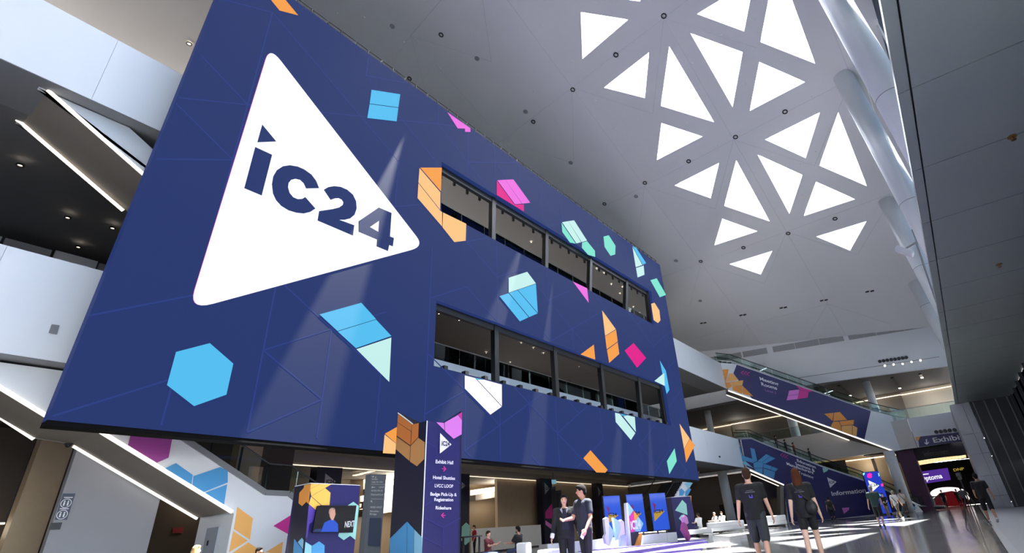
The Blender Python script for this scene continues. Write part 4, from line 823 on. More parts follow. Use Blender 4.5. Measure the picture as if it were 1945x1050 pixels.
# end pier and doors on the right
pierm = mat('pier_panel', (176, 180, 188), .45, noise=.03)
pw = thing('wall_right', 'pale panelled end wall beside the dark doors on the right', 'wall', (1.2, 54.6, 0), kind='structure')
for k, (z0, z1) in enumerate(zip([0, .85, 2.3, 3.9, 5.4], [.85, 2.3, 3.9, 5.4, 7.8])):
    for x0, x1 in ((.9, 1.75), (1.75, 2.25)): MB().box(((x0 + x1) / 2, 54.9, (z0 + z1) / 2), (x1 - x0 - .015, .5, z1 - z0 - .02)).build('panel', pierm, pw)
MB().box((1.05, 60, 3.88), (.3, 9.6, 7.76)).build('return_panel', pierm, pw)
fd = thing('door_1', 'dark metal-framed glass doors along the right side', 'door', (XF, 30, 0), kind='structure')
for k in range(16):
    y = 6 + 3.2 * k
    MB().box((XF - .1, y, SZ / 2), (.22, .16, SZ)).build('mullion', DGREY, fd); MB().box((XF, y + 1.6, SZ / 2 + 1.6), (.05, 3.0, SZ - 3.3)).build('glass_pane', glass('dark_glass', (30, 34, 40), .25), fd); MB().box((XF, y + 1.6, 1.45), (.06, 3.0, 2.9)).build('door_leaf', glass('dark_glass', (30, 34, 40), .25), fd); MB().tube([(XF - .2, y + 1.3, .7), (XF - .2, y + 1.3, 2.0)], .025, 8).build('handle', STEEL, fd); MB().box((XF - .08, y + 1.6, 3.0), (.18, 3.0, .2)).build('transom', DGREY, fd)
MB().box((3.75, 54.9, 3.9), (2.9, .4, 7.8)).build('end_frame', DGREY, fd)
MB().box((5.75, 61.0, 4.0), (.3, 12.5, 8.0)).build('end_panel', DGREY, fd)
for k in range(4): MB().box((2.5 + .75 * k, 54.65, 3.9), (.08, .1, 7.7)).build('end_mullion', GREY, fd)
# loudspeaker / antenna bracket clamped to the soffit edge
fx = thing('floodlight', 'white flat fixture on a bracket at the soffit edge', 'fixture', yplane(27.0).hit(1715, 475))
YF = yplane(27.0); P0, P1 = YF.hit(1702, 472), YF.hit(1735, 483)
d = (P1 - P0); MB().bar(P0, P1, .5, .22).build('head', mat('fixture_white', (190, 192, 198), .5), fx, bevel=.06); H1 = YF.hit(1740, 460); MB().tube([(P0 + P1) / 2 + (0, 0, .1), H1], .05, 8).build('arm', GREY, fx); MB().tube([YF.hit(1732, 436), YF.hit(1743, 464)], .03, 8).build('post', GREY, fx); MB().tube([H1, (1.45, 27.0, SZ + .5)], .04, 8).build('clamp', GREY, fx)
#PART4
# ------------------------------------------------------------------ sign pillar, kiosks, signs
def cap_px(plane, a, h): return abs((plane.hit(a[0], a[1] - h) - plane.hit(*a))[2])
def box4(C0, Lc, Rc): C0, Lc, Rc = (np.array([*p[:2], 0.0]) for p in (C0, Lc, Rc)); return C0, Lc, Rc, Lc + Rc - C0
C0, Lc, Rc, Bc = box4((-13.49, 11.63), (-14.84, 11.55), (-13.477, 13.158))
LT, RT = vplane(C0[:2], Lc[:2]), vplane(C0[:2], Rc[:2]); QT = (740, 770, 3.75)
tp = thing('sign_pillar', 'tall navy sign pillar listing Exhibit Hall, Hotel Shuttles and Rideshare', 'sign', zfloor((C0 + Bc) / 2))
lt = [LT.hit(*q) for q in zm(*QT, [(60, 52), (165, 132), (210, 124), (265, 108)])]; rt_ = [RT.hit(*q) for q in zm(*QT, [(267, 108), (330, 118), (385, 123), (516, 43)])]
poly('left_face', [Lc, lt[0], lt[1], lt[2], lt[3], C0], -LT.n * .06, NAVYD, tp); poly('right_face', [C0, rt_[0], rt_[1], rt_[2], rt_[3], Rc], -RT.n * .06, NAVY, tp)  # left face gets a darker navy: its shade is put into the colour
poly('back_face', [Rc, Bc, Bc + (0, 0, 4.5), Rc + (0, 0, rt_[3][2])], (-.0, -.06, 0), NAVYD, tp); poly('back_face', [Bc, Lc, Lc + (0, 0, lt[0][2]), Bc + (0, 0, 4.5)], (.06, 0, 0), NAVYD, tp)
MB().bar(C0, rt_[0], .025).build('edge_trim', PUREW, tp); MB().bar(lt[0], lt[1], .025).build('edge_trim', PUREW, tp)
BRN = [mat('print_orange_shaded', (196, 116, 52), .5), mat('print_amber_shaded', (186, 132, 78), .5)]  # orange and amber darkened for the shaded left face
for m_, p in ((BRN[0], [(62, 60), (160, 134), (155, 182), (57, 118)]), (BRN[0], [(57, 122), (154, 186), (149, 283), (52, 214)]), (BRN[0], [(162, 134), (208, 126), (204, 226), (153, 280)]), (BRN[1], [(50, 222), (148, 290), (143, 395), (45, 310)]), (BRN[1], [(152, 288), (205, 230), (251, 262), (247, 380), (195, 432), (147, 400)]),
              (OR['blue'], [(124, 828), (118, 1300), (-5, 1300), (3, 948)]), (OR['blue'], [(127, 828), (174, 880), (164, 1300), (121, 1300)]), (OR['lblue'], [(177, 883), (232, 940), (225, 1300), (168, 1300)])): decal('hexagon_graphic', LT, zm(*QT, p), m_, tp, .01, .008)
for c, p in (('pink', [(392, 122), (485, 68), (514, 105), (512, 205), (455, 237), (394, 182)]), ('magenta', [(486, 66), (515, 47), (514, 102)]), ('pink', [(332, 119), (386, 124), (390, 176)])): decal('hexagon_graphic', RT, zm(*QT, p), OR[c], tp, .01, .008)
zt_ = lambda x, y: zm(*QT, [(x, y)])[0]
mini_logo(RT, [zt_(360, 197), zt_(440, 278), zt_(357, 342)], tp, .02)
for s_, a, b, c in (('Exhibit Hall', (325, 411), (450, 419), 6.6), ('Hotel Shuttles', (306, 523), (463, 530), 6.4), ('LVCC LOOP', (318, 582), (450, 586), 6.2), ('Badge Pick-Up &', (287, 641), (475, 646), 6.2), ('Registration', (315, 680), (450, 682), 6.2), ('Rideshare', (325, 739), (436, 741), 6.2)):
    text_px('lettering', s_, RT, zt_(*a), zt_(*b), c, PUREW, tp, .02, .022)
ARW = [(372, 447), (392, 449), (383, 435), (388, 432), (404, 452), (386, 471), (381, 468), (391, 455), (372, 453)]
decal('arrow', RT, zm(*QT, ARW), OR['magenta'], tp, .015, .008); decal('arrow', RT, zm(*QT, [(769 - x, y + 331) for x, y in ARW]), OR['magenta'], tp, .015, .008)
pl_lines = MB()
for a, b in (((270, 260), (330, 300)), ((330, 300), (330, 420)), ((270, 560), (400, 480)), ((400, 480), (510, 560)), ((240, 720), (300, 680)), ((250, 800), (380, 870)), ((380, 870), (505, 800)), ((380, 870), (378, 1040)), ((245, 940), (378, 1010))):
    pl_lines.bar(RT.hit(*zt_(*a), .008), RT.hit(*zt_(*b), .008), .018, .004, up=RT.n)
pl_lines.build('line_pattern', mat('navy_line', (46, 50, 120), .5), tp)
# kiosk with a television
C0, Lc, Rc, Bc = box4((-13.52, 7.956), (-14.243, 7.957), (-13.771, 9.579)); KL, KR = vplane(C0[:2], Lc[:2]), vplane(C0[:2], Rc[:2]); QK = (540, 890, 6.5625)
kk = thing('kiosk', 'navy kiosk with gold and mint hexagons carrying a television', 'kiosk', zfloor((C0 + Bc) / 2))
MB().prism([C0, Rc, Bc, Lc], (0, 0, 2.5)).build('body', NAVY, kk); MB().prism([p + (0, 0, 2.5) for p in (C0, Rc, Bc, Lc)], (0, 0, .015)).build('top_edge', PUREW, kk)
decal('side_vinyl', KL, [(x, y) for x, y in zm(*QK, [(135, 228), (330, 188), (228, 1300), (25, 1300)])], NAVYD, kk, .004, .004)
for pl_, c, p in ((KL, 'orange', [(250, 207), (328, 190), (304, 438), (275, 412), (222, 465), (180, 430), (190, 300), (245, 240)]), (KR, 'gold', [(332, 189), (445, 192), (322, 250)]), (KR, 'gold', [(450, 192), (588, 193), (335, 340), (320, 255)]), (KR, 'gold', [(338, 343), (508, 243), (575, 300), (560, 455), (465, 455)]), (KR, 'gold', [(332, 347), (455, 455), (402, 466), (388, 512), (305, 440)]),
                  (KR, 'violet', [(303, 447), (388, 515), (352, 660), (310, 690), (285, 850), (243, 900)]), (KR, 'lblue', [(245, 900), (340, 960), (330, 1300), (232, 1300)]), (KR, 'blue', [(345, 960), (432, 905), (500, 955), (495, 1300), (335, 1300)]), (KL, 'blue', [(125, 875), (228, 1010), (222, 1300), (95, 1300)]), (KL, 'lblue', [(170, 915), (220, 862), (240, 890), (232, 1000)]),
                  (KR, 'mint', [(785, 460), (860, 412), (928, 465), (884, 886), (820, 835), (740, 890), (670, 840), (680, 800), (830, 795), (875, 465)])): decal('hexagon_graphic', pl_, zm(*QK, p), OR[c], kk, .01, .006)
tv = thing('television', 'wide television on the kiosk showing a man in a blue shirt', 'television', KR.hit(*zm(*QK, [(590, 800)])[0], .05), None)
zk = lambda p: zm(*QK, p)
decal('casing', KR, zk([(403, 463), (880, 460), (834, 797), (343, 797)]), BLACK, tv, .03, .06)
scm = lambda n, c, k=1.0: emit('tv_' + n, c, k, (4, 4, 6), .2)
sc_ = decal('screen', KR, zk([(410, 470), (872, 468), (828, 788), (352, 788)]), scm('dark', (16, 17, 26)), tv, .092, .004)
for nm, c, p in (('blue_shirt', (38, 78, 190), [(455, 786), (500, 672), (560, 642), (585, 632), (620, 638), (668, 690), (672, 786)]), ('face', (196, 150, 136), [(556, 540), (566, 505), (600, 490), (632, 508), (638, 570), (622, 612), (608, 645), (590, 640), (570, 605)]), ('hair', (120, 112, 112), [(553, 555), (558, 510), (585, 486), (622, 488), (636, 508), (600, 512), (570, 530), (566, 580)]), ('desk', (40, 56, 104), [(354, 786), (380, 755), (455, 745), (460, 786)])):
    decal(nm, KR, zk(p), scm(nm, c), sc_, .098, .002)
text_px('lettering', 'NEXT', KR, zk([(715, 735)])[0], zk([(838, 720)])[0], 11, scm('letter', (190, 196, 210)), sc_, .102, .03)
# grey directory sign
G0, GR = zplane(3.2).hit(704, 900), zplane(3.2).hit(733.7, 901); GP = vplane(G0[:2], GR[:2]); QG = (680, 880, 6.18); GS = mat('sign_grey', (86, 92, 98), .45)
gs = thing('directory_sign', 'slim grey directory sign between the kiosk and the tall pillar', 'sign', zfloor(G0))
poly('panel', [zfloor(G0), zfloor(GR), GR, G0], -GP.n * .28, GS, gs)
zg = lambda x, y: zm(*QG, [(x, y)])[0]
for s_, a, b, c in (('Exhibit', (160, 192), (228, 193), 2.6), ('Halls W1-W4', (158, 226), (285, 228), 2.8), ('LOOP', (245, 288), (303, 288), 3), ('W101-W110', (152, 330), (285, 330), 3.4), ('Diamond Lot', (150, 374), (292, 374), 3.2), ('W201-W327', (140, 524), (280, 524), 3.4), ('Paradise', (138, 570), (240, 570), 3.2), ('Bridge', (136, 602), (215, 604), 3.2)):
    text_px('lettering', s_, GP, zg(*a), zg(*b), c, TRIW, gs, .012, .012)
for y in (243, 414): decal('divider', GP, [zg(150, y), zg(318, y + 2), zg(318, y + 5), zg(150, y + 3)], TRIW, gs, .006, .004)
decal('map_panel', GP, [zg(140, 640), zg(275, 640), zg(258, 968), zg(118, 965)], mat('map_dark', (44, 56, 76), .3), gs, .006, .01)
for p in ([(160, 152), (180, 152), (172, 144), (178, 144), (190, 155), (178, 166), (172, 166), (180, 158), (160, 158)], [(200, 168), (206, 148), (212, 168)], [(155, 280), (170, 268), (170, 276), (200, 276), (200, 283), (170, 283), (170, 292)], [(150, 455), (150, 435), (166, 435), (160, 441), (170, 455), (165, 458), (156, 446)]): decal('arrow', GP, zm(*QG, p), TRIW, gs, .008, .006)
# platform with three portrait displays
QD = (1130, 900, 7.0); zd = lambda p: zm(*QD, p)
D0, D1 = FLOORP.hit(*zd([(640, 938)])[0]), FLOORP.hit(*zd([(1102, 890)])[0]); dd = (D1 - D0) / np.linalg.norm(D1 - D0); DP = vplane(D0[:2], D1[:2]); hp = DP.hit(*zd([(640, 815)])[0])[2]
pf = thing('platform', 'long low white platform under the portrait displays', 'platform', zfloor((D0 + D1) / 2 - dd * 2))
for a, b in ((-5.5, -2.6), (-2.58, 0), (.02, 1.6), (1.62, np.linalg.norm(D1 - D0))):
    poly('block', [D0 + dd * a, D0 + dd * b, D0 + dd * b + (0, 0, hp), D0 + dd * a + (0, 0, hp)], -DP.n * 1.1, WHITE, pf)
DS = Plane(DP.p - DP.n * .45, DP.n)
DB = emit('display_blue', (44, 84, 200), .85, (10, 20, 60), .1)
for nm, q, lg_ in (('left', [(100, 290), (328, 278), (392, 815), (145, 830)], [(150, 420), (315, 545), (190, 650)]), ('middle', [(404, 270), (632, 262), (690, 790), (462, 815)], [(480, 400), (620, 520), (500, 640)]), ('right', [(712, 255), (930, 248), (990, 750), (770, 756)], [(765, 375), (930, 490), (795, 630)])):
    P = [DS.hit(*p) for p in zd(q)]; x0, x1 = P[0], P[1]; zb = hp + .14; ctr = (x0 + x1) / 2
    t = thing('portrait_display', '%s of three tall blue portrait displays' % nm, 'display', (ctr[0], ctr[1], hp), 'portrait displays')
    w = np.linalg.norm((x1 - x0)[:2]) / 2; a, b = ctr - dd * w, ctr + dd * w; zt2 = max(x0[2], x1[2])
    q4 = lambda a, b, z0, z1: [(*a[:2], z0), (*b[:2], z0), (*b[:2], z1), (*a[:2], z1)]
    poly('casing', q4(a, b, zb, zt2), -DP.n * .1, BLACK, t); s2_ = poly('screen', q4(a + dd * .03, b - dd * .03, zb + .03, zt2 - .03), DP.n * .01, DB, t)
    for k in (-.3, .3): MB().box((ctr + dd * k)[:2].tolist() + [hp + .08], (.08, .08, .16)).build('foot', DGREY, t)
    SQ = Plane(DS.p + DP.n * .02, DP.n); l3 = zd(lg_)
    decal('magenta_wedge', SQ, [l3[0], ((l3[0][0] * .72 + l3[1][0] * .28), (l3[0][1] * .72 + l3[1][1] * .28)), ((l3[0][0] + l3[2][0]) / 2 + 2, (l3[0][1] + l3[2][1]) / 2)], emit('disp_mag', (120, 30, 110), .7), s2_, 0, .004)
    decal('gold_wedge', SQ, [((l3[0][0] + l3[2][0]) / 2, (l3[0][1] + l3[2][1]) / 2), l3[1], l3[2]], emit('disp_gold', (190, 150, 50), .7), s2_, 0, .004)
    text_px('lettering', 'iC24', SQ, (l3[0][0] * .6 + l3[2][0] * .4 + 1, (l3[0][1] + l3[2][1]) / 2 + 3), (l3[1][0] - 3, l3[1][1] + 2), 6, emit('disp_dark', (14, 16, 40), .5), s2_, .01, .03)
# free-standing shapes on the carpet
F0 = FLOORP.hit(1199, 1038.5); SP = Plane(F0, DP.n)
cp = thing('carpet', 'purple and white strip carpet in front of the displays', 'carpet', FLOORP.hit(1240, 1040))
poly('pile', [FLOORP.hit(1098, 1047), FLOORP.hit(1340, 1024), FLOORP.hit(1345, 1030), FLOORP.hit(1098, 1300)], (0, 0, .012), mat('carpet_violet', (86, 66, 150), .9), cp)
poly('stripe', [FLOORP.hit(1098, 1050) + (0, 0, .013), FLOORP.hit(1342, 1027) + (0, 0, .013), FLOORP.hit(1343, 1027.8) + (0, 0, .013), FLOORP.hit(1098, 1051.5) + (0, 0, .013)], (0, 0, .004), mat('carpet_white', (220, 220, 226), .9), cp)
def shape_sign(name, label, parts, plane, th=.22, extra=None):
    P = [plane.hit(*q) for _, p in parts for q in zd(p)]; t = thing(name, label, 'sculpture', zfloor(sum(P) / len(P)))
    lo = min(p[2] for p in P)
    for m_, p in parts: poly('block', [plane.hit(*q) - (0, 0, lo - .02) for q in zd(p)], -plane.n * th, m_, t)
    if extra: extra(t, lo)
    return t
MW, MM, MB2 = mat('foam_white', (238, 240, 242), .6), mat('foam_mint', (176, 222, 214), .6), mat('foam_sky', (180, 214, 236), .6)
SW = Plane(FLOORP.hit(1165, 1041), DP.n)
shape_sign('shape_sculpture', 'white and mint faceted shapes standing left of the logo sign', [(MW, [(128, 610), (165, 588), (185, 600), (190, 680), (196, 960), (150, 940), (128, 850), (148, 810), (130, 640)]), (MB2, [(192, 680), (262, 795), (198, 965)]), (MM, [(247, 592), (330, 640), (345, 735), (295, 895)]), (MW, [(325, 642), (355, 620), (390, 650), (405, 815), (350, 830), (300, 893), (345, 738)]), (MB2, [(342, 832), (405, 820), (440, 975), (345, 978)])], SW)
def ic(t, lo):
    V = SP.n
    text_on('lettering', 'iC24', SP.hit(*zd([(478, 740)])[0]) - (0, 0, lo), SP.hit(*zd([(610, 722)])[0]) - (0, 0, lo), (0, 0, 1.0), .38, PUREW, t, SP.n, .02, .04)
shape_sign('logo_sculpture', 'faceted iC24 logo sign in magenta, orange, blue and navy', [(MW, [(413, 392), (440, 388), (487, 965), (452, 970)]), (OR['mint'], [(441, 390), (514, 488), (462, 566), (454, 545)]), (OR['magenta'], [(463, 567), (511, 491), (522, 625), (535, 770), (479, 782)]), (OR['orange'], [(514, 491), (580, 578), (530, 640), (524, 625)]), (OR['lblue'], [(582, 580), (645, 665), (605, 770), (537, 770), (530, 642)]), (NAVYD, [(479, 785), (590, 772), (522, 962), (488, 965)]), (OR['orange'], [(592, 800), (632, 793), (610, 958), (525, 964)])], SP, extra=ic)
P3 = Plane(FLOORP.hit(1308, 1028), DP.n); PKM = mat('foam_pink', (214, 150, 200), .6)
shape_sign('shape_sculpture', 'pink faceted shape standing right of the displays', [(PKM, [(1175, 575), (1205, 552), (1230, 580), (1248, 655), (1222, 672), (1185, 640)]), (mat('foam_plum', (170, 84, 140), .6), [(1185, 645), (1222, 675), (1278, 850), (1252, 892), (1168, 748), (1172, 690)])], P3)
# second kiosk
kb = FLOORP.hit(1284, 1021); KP = vplane(kb[:2], (kb + dd)[:2]); tl_, tr_ = KP.hit(1274.5, 944.5), KP.hit(1312, 941)
k2 = thing('kiosk', 'navy kiosk with mint hexagons right of the portrait displays', 'kiosk', zfloor(kb)); a, b = zfloor(tl_), zfloor(tr_)
poly('body', [a, b, b + (0, 0, tl_[2]), a + (0, 0, tl_[2])], -KP.n * 1.1, NAVY, k2); poly('top_edge', [a + (0, 0, tl_[2]), b + (0, 0, tl_[2]), b + (0, 0, tl_[2] + .02), a + (0, 0, tl_[2] + .02)], -KP.n * 1.1, PUREW, k2)
for c, p in (('mint', [(1065, 485), (1160, 345), (1215, 400), (1230, 545), (1190, 530)]), ('mint', [(1115, 590), (1150, 545), (1190, 535), (1165, 640)]), ('orange', [(1268, 290), (1280, 288), (1278, 380)])): decal('hexagon_graphic', KP, zd(p), OR[c], k2, .01, .01)
# lounge seating
SOFAM = mat('sofa_white', (226, 228, 230), .6)
def sofa(label, P, yaw, w, cat='sofa', m=SOFAM, back=True, d=.8, hb=.78):
    t = thing('lounge_sofa', label, cat, (P[0], P[1], 0)); c, s_ = math.cos(yaw), math.sin(yaw); ax = ((c, s_, 0), (-s_, c, 0), (0, 0, 1)); o = np.array([P[0], P[1], 0.0]); X, Y = np.array(ax[0]), np.array(ax[1])
    MB().box(o + (0, 0, .29), (w, d, .26), ax).build('seat', m, t, bevel=.04)
    if back: MB().box(o - Y * (d / 2 - .1) + (0, 0, (.42 + hb) / 2), (w, .2, hb - .40), ax).build('backrest', m, t, bevel=.05)
    for k in (-1, 1):
        for j in (-1, 1): MB().box(o + X * (w / 2 - .1) * k + Y * (d / 2 - .1) * j + (0, 0, .08), (.06, .06, .16), ax).build('leg', STEEL, t)
    return t
yb_ = math.atan2(dd[1], dd[0])
sofa('long white sofa in front of the walking man', FLOORP.hit(1380, 1012), math.radians(25), 2.5, hb=.7)
sofa('white sofa between the walking man and woman', FLOORP.hit(1462, 1002), math.radians(20), 2.6)
sofa('low white bench beside the second kiosk', FLOORP.hit(1330, 1019), math.radians(20), 1.6, 'bench', back=False)
ch = (-11.4, 13.5); sofa('white lounge chair behind the seated bearded man', ch, math.radians(160), .62, 'chair', hb=.72, d=.6)
sofa('blue sofa under the seated woman in lobby', (-13.55, 14.15), math.radians(150), 1.3, m=mat('sofa_blue', (60, 84, 130), .8), hb=.5)
tag(MB().box((-10.6, 14.0, .25), (.56, .56, .5)).build('ottoman', SOFAM, bevel=.04), 'white cube ottoman at the feet of the woman in black', 'ottoman')
tt = thing('lounge_table', 'dark framed side table left of the seated woman in lobby', 'table', (-15.2, 15.0, 0))
for a, b in ((-.4, -.4), (.4, -.4), (-.4, .4), (.4, .4)): MB().box((-15.2 + a, 15.0 + b, .5), (.05, .05, 1.0)).build('leg', BLACK, tt)
MB().box((-15.2, 15.0, 1.02), (.95, .95, .05)).build('top', BLACK, tt)
# tall digital sign at the escalator foot
ig = thing('digital_sign', 'tall bright blue digital sign with a white logo, at the escalator foot', 'display', zfloor(EP.hit(1660, 985, 1.5))); IP = Plane(EP.p + en * 2.2, en); QI = (1560, 860, 7.5); zi = lambda p: zm(*QI, p)
T0, T1 = IP.hit(*zi([(585, 275)])[0]), IP.hit(*zi([(812, 258)])[0]); zt3 = (T0[2] + T1[2]) / 2
poly('casing', [zfloor(T0), zfloor(T1), (*T1[:2], zt3), (*T0[:2], zt3)], -en * .25, BLACK, ig); is_ = poly('screen', [(*T0[:2], .15), (*T1[:2], .15), (*T1[:2], zt3 - .03), (*T0[:2], zt3 - .03)], en * .01, emit('info_blue', (28, 52, 170), 1.0), ig)
for nm, c, p in (('a', (250, 250, 255), [(665, 388), (825, 462), (722, 558)]), ('b', (220, 40, 170), [(655, 300), (690, 282), (722, 300), (720, 350), (685, 362), (652, 345)]), ('c', (230, 50, 160), [(845, 445), (880, 430), (888, 475), (855, 478)]), ('d', (120, 220, 210), [(805, 592), (825, 582), (850, 600), (830, 622), (808, 615)]), ('e', (150, 230, 225), [(586, 292), (615, 280), (620, 300), (598, 325)]), ('e', (150, 230, 225), [(806, 285), (822, 290), (832, 330), (818, 335)])):
    decal('screen_shape', IP, zi(p), emit('info_' + nm, c, 1.0), is_, .02, .004)
text_px('lettering', 'iC24', IP, zi([(695, 478)])[0], zi([(805, 472)])[0], 5, emit('info_dark', (10, 14, 60), .5), is_, .03, .03)
# camera on a tripod
TB = np.array([-.15, 24.5, 0]); tpd = thing('tripod', 'camera tripod standing by the metal floor strip', 'tripod', TB)
for k in range(3):
    a = math.radians(90 + 120 * k); MB().tube([TB + (.42 * math.cos(a), .42 * math.sin(a), 0.01), TB + (0, 0, 1.15)], [.014, .022], 8).build('leg', BLACK, tpd)
MB().tube([TB + (0, 0, 1.05), TB + (0, 0, 1.5)], .02, 8).build('column', BLACK, tpd); MB().box(TB + (0, 0, 1.55), (.12, .1, .1)).build('head', BLACK, tpd)
tag(MB().box(TB + (0, 0, 1.67), (.16, .12, .12)).tube([TB + (0, .05, 1.67), TB + (0, .2, 1.67)], .05, 12).build('camera_body', BLACK), 'black camera on top of the tripod', 'camera')
# ------------------------------------------------------------------ people
def rc(mb, a, b, ra, rb, n=10):                       # limb segment with round ends
    a = np.array(a, float); b = np.array(b, float); d = b - a; L = np.linalg.norm(d); d = d / (L + 1e-9); P = []; R = []
    for t in (-.98, -.8, -.45): P.append(a + d * ra * t); R.append(ra * math.sqrt(1 - t * t))
    P += [a, b]; R += [ra, rb]
    for t in (.45, .8, .98): P.append(b + d * rb * t); R.append(rb * math.sqrt(1 - t * t))
    mb.tube(P, R, n)
def loft(mb, rings, n=16):                            # rings: centre, rx, ry
    V = []; F = []
    for c, rx, ry in rings:
        for k in range(n):
            t = 2 * math.pi * k / n; V.append((c[0] + rx * math.cos(t), c[1] + ry * math.sin(t), c[2]))
    for i in range(len(rings) - 1):
        for k in range(n): k2 = (k + 1) % n; F.append((i * n + k, i * n + k2, (i + 1) * n + k2, (i + 1) * n + k))
    F.append(tuple(range(n))[::-1]); F.append(tuple(range((len(rings) - 1) * n, len(rings) * n))); mb.add(V, F)
def fuse(mb, name, vox, m, parent, M, smooth_it=4):     # one continuous skin over the overlapping pieces
    me = bpy.data.meshes.new(name); me.from_pydata([tuple(v) for v in mb.v], [], mb.f)
    bm = bmesh.new(); bm.from_mesh(me); bmesh.ops.recalc_face_normals(bm, faces=bm.faces); bm.to_mesh(me); bm.free()
    o = bpy.data.objects.new('tmp', me)
    r = o.modifiers.new('r', 'REMESH'); r.mode = 'VOXEL'; r.voxel_size = vox
    s_ = o.modifiers.new('s', 'SMOOTH'); s_.iterations = smooth_it; s_.factor = .5
    ev = evaluated(o); bpy.data.meshes.remove(me)
    ev.name = name; ev.materials.clear(); ev.materials.append(m); ev.polygons.foreach_set('use_smooth', [True] * len(ev.polygons))
    ob = link(bpy.data.objects.new(name, ev)); ob.parent = parent; BASE[ob.name] = BASE[parent.name]
    return ob
SKIN = [mat('skin_light', (206, 160, 134), .55), mat('skin_tan', (176, 128, 100), .55), mat('skin_fair', (216, 176, 152), .55)]
HAIRM = dict(black=mat('hair_black', (20, 17, 16), .9, spec=.15), brown=mat('hair_brown', (58, 40, 28), .9, spec=.15), grey=mat('hair_grey', (150, 146, 140), .9, spec=.15), red=mat('hair_auburn', (74, 40, 22), .9, spec=.15))
CL = lambda n, c: mat('cloth_' + n, c, .85, noise=.08, nscale=6)
def person(label, loc, yaw, H=1.75, legs=((0, 0), (0, 0)), arms=((4, 8, 12), (4, 8, 12)), top=None, bottom=None, shoes=None, hair='black', skin=0, long_hair=False, sleeve=.55, hem=.08, vox=.02, head=(0, 0), lean=0, extras=None, group=None, width=1.0, beard=False):
    """local frame: facing +Y; legs = (thigh forward, knee bend) left/right; arms = (forward, outward, elbow bend)"""
    k = H / 1.75; t = thing('person', label, 'person', loc, group); t.rotation_euler = (0, 0, yaw)
    sk = SKIN[skin]; body, shirt, pants, sh = MB(), MB(), MB(), [MB(), MB()]; J = {}
    for i, sx in ((0, -1), (1, 1)):
        a, b = map(math.radians, legs[i]); hp_ = np.array([.092 * sx, 0, .92]); kn = hp_ + .44 * np.array([0, math.sin(a), -math.cos(a)]); an = kn + .41 * np.array([0, math.sin(a - b), -math.cos(a - b)])
        ft = a - b; fd = np.array([0, math.cos(ft * .6), math.sin(ft * .6)]); J[i] = (hp_, kn, an, fd)
    low = min(J[i][2][2] + min(0, .17 * J[i][3][2]) for i in (0, 1)) - .075; off = np.array([0, 0, -low])
    ln = math.radians(lean); bend = lambda p: np.array([p[0], p[1] * math.cos(ln) + (p[2] - .95) * math.sin(ln), .95 + (p[2] - .95) * math.cos(ln) - p[1] * math.sin(ln)])
    for i in (0, 1):
        hp_, kn, an, fd = J[i]
        rc(body, hp_, kn, .082 * width, .054); rc(body, kn + (0, -.005, 0), kn + (an - kn) * .35 - (0, .012, 0), .052, .056); rc(body, kn + (an - kn) * .35 - (0, .01, 0), an, .054, .036)
        heel = an - fd * .05 - (0, 0, .035); toe = an + fd * .17 - (0, 0, .042); rc(body, heel, toe, .035, .03)
        rc(sh[i], heel, toe, .047, .04); rc(sh[i], an - (0, 0, .02), heel, .045, .045)
        # leg wear down to the hem height (measured along the leg, 0 = ankle)
        L1, L2 = .44, .41; cut = (1 - hem) * (L1 + L2)
        rc(pants, hp_ + (0, 0, .03), hp_ + (kn - hp_) * min(1, cut / L1), .098 * width, (.068 if hem < .3 else .088) * width)
        if cut > L1: rc(pants, kn, kn + (an - kn) * min(1, (cut - L1) / L2), .068, .056)
    loft(pants, [((0, 0, .86), .12 * width, .10), ((0, 0, .93), .17 * width, .125), ((0, 0, 1.02), .165 * width, .12), ((0, 0, 1.06), .15 * width, .11)])
    tors = [(.90, .150, .110), (1.0, .160, .115), (1.10, .148, .105), (1.22, .162, .115), (1.34, .182, .122), (1.42, .165, .10), (1.475, .085, .07)]
    loft(body, [(bend(np.array([0, 0, z_])), rx * width, ry) for z_, rx, ry in tors])
    loft(shirt, [(bend(np.array([0, 0, z_])), rx * width + .022, ry + .022) for z_, rx, ry in [(.84, .160, .12)] + tors[:-1] + [(1.46, .10, .075)]])
    for i, sx in ((0, -1), (1, 1)):
        f, o, e = map(math.radians, arms[i]); shd = bend(np.array([.185 * sx * width, 0, 1.41]))
        dr_ = lambda an_: np.array([sx * math.sin(o), math.sin(an_) * math.cos(o), -math.cos(an_) * math.cos(o)])
        el = shd + dr_(f) * .29; d2 = dr_(f + e); d2 = d2 - np.array([sx * .5 * math.sin(e) , 0, 0]) * (.6 if e > .5 else 0); d2 /= np.linalg.norm(d2); wr = el + d2 * .25
        rc(body, bend(np.array([.10 * sx, 0, 1.43])), shd, .055, .056); rc(body, shd, el, .052, .041); rc(body, el, wr, .042, .028)
        rc(shirt, bend(np.array([.09 * sx, 0, 1.42])), shd, .072, .074); rc(shirt, shd, shd + (el - shd) * min(1, sleeve / .55 * .62) if sleeve <= .55 else el, .072, .066 if sleeve <= .55 else .058)
        if sleeve > .6: rc(shirt, el, el + (wr - el) * (sleeve - .6) / .4, .057, .046)
        side = np.cross(d2, (0, 0, 1.0)); side = side / (np.linalg.norm(side) + 1e-6) if np.linalg.norm(side) > .2 else np.array([0, 1.0, 0]); nrm = np.cross(side, d2)
        inn = np.array([-sx, 0, 0.0]); palm = wr + d2 * .055; wid = np.array([0, 1.0, 0]) - d2 * d2[1]; wid /= np.linalg.norm(wid); inn = np.cross(d2, wid); inn = inn if inn[0] * -sx > 0 else -inn
        body.ell(palm, (.042, .020, .055), 10, 8, (wid, inn, d2))
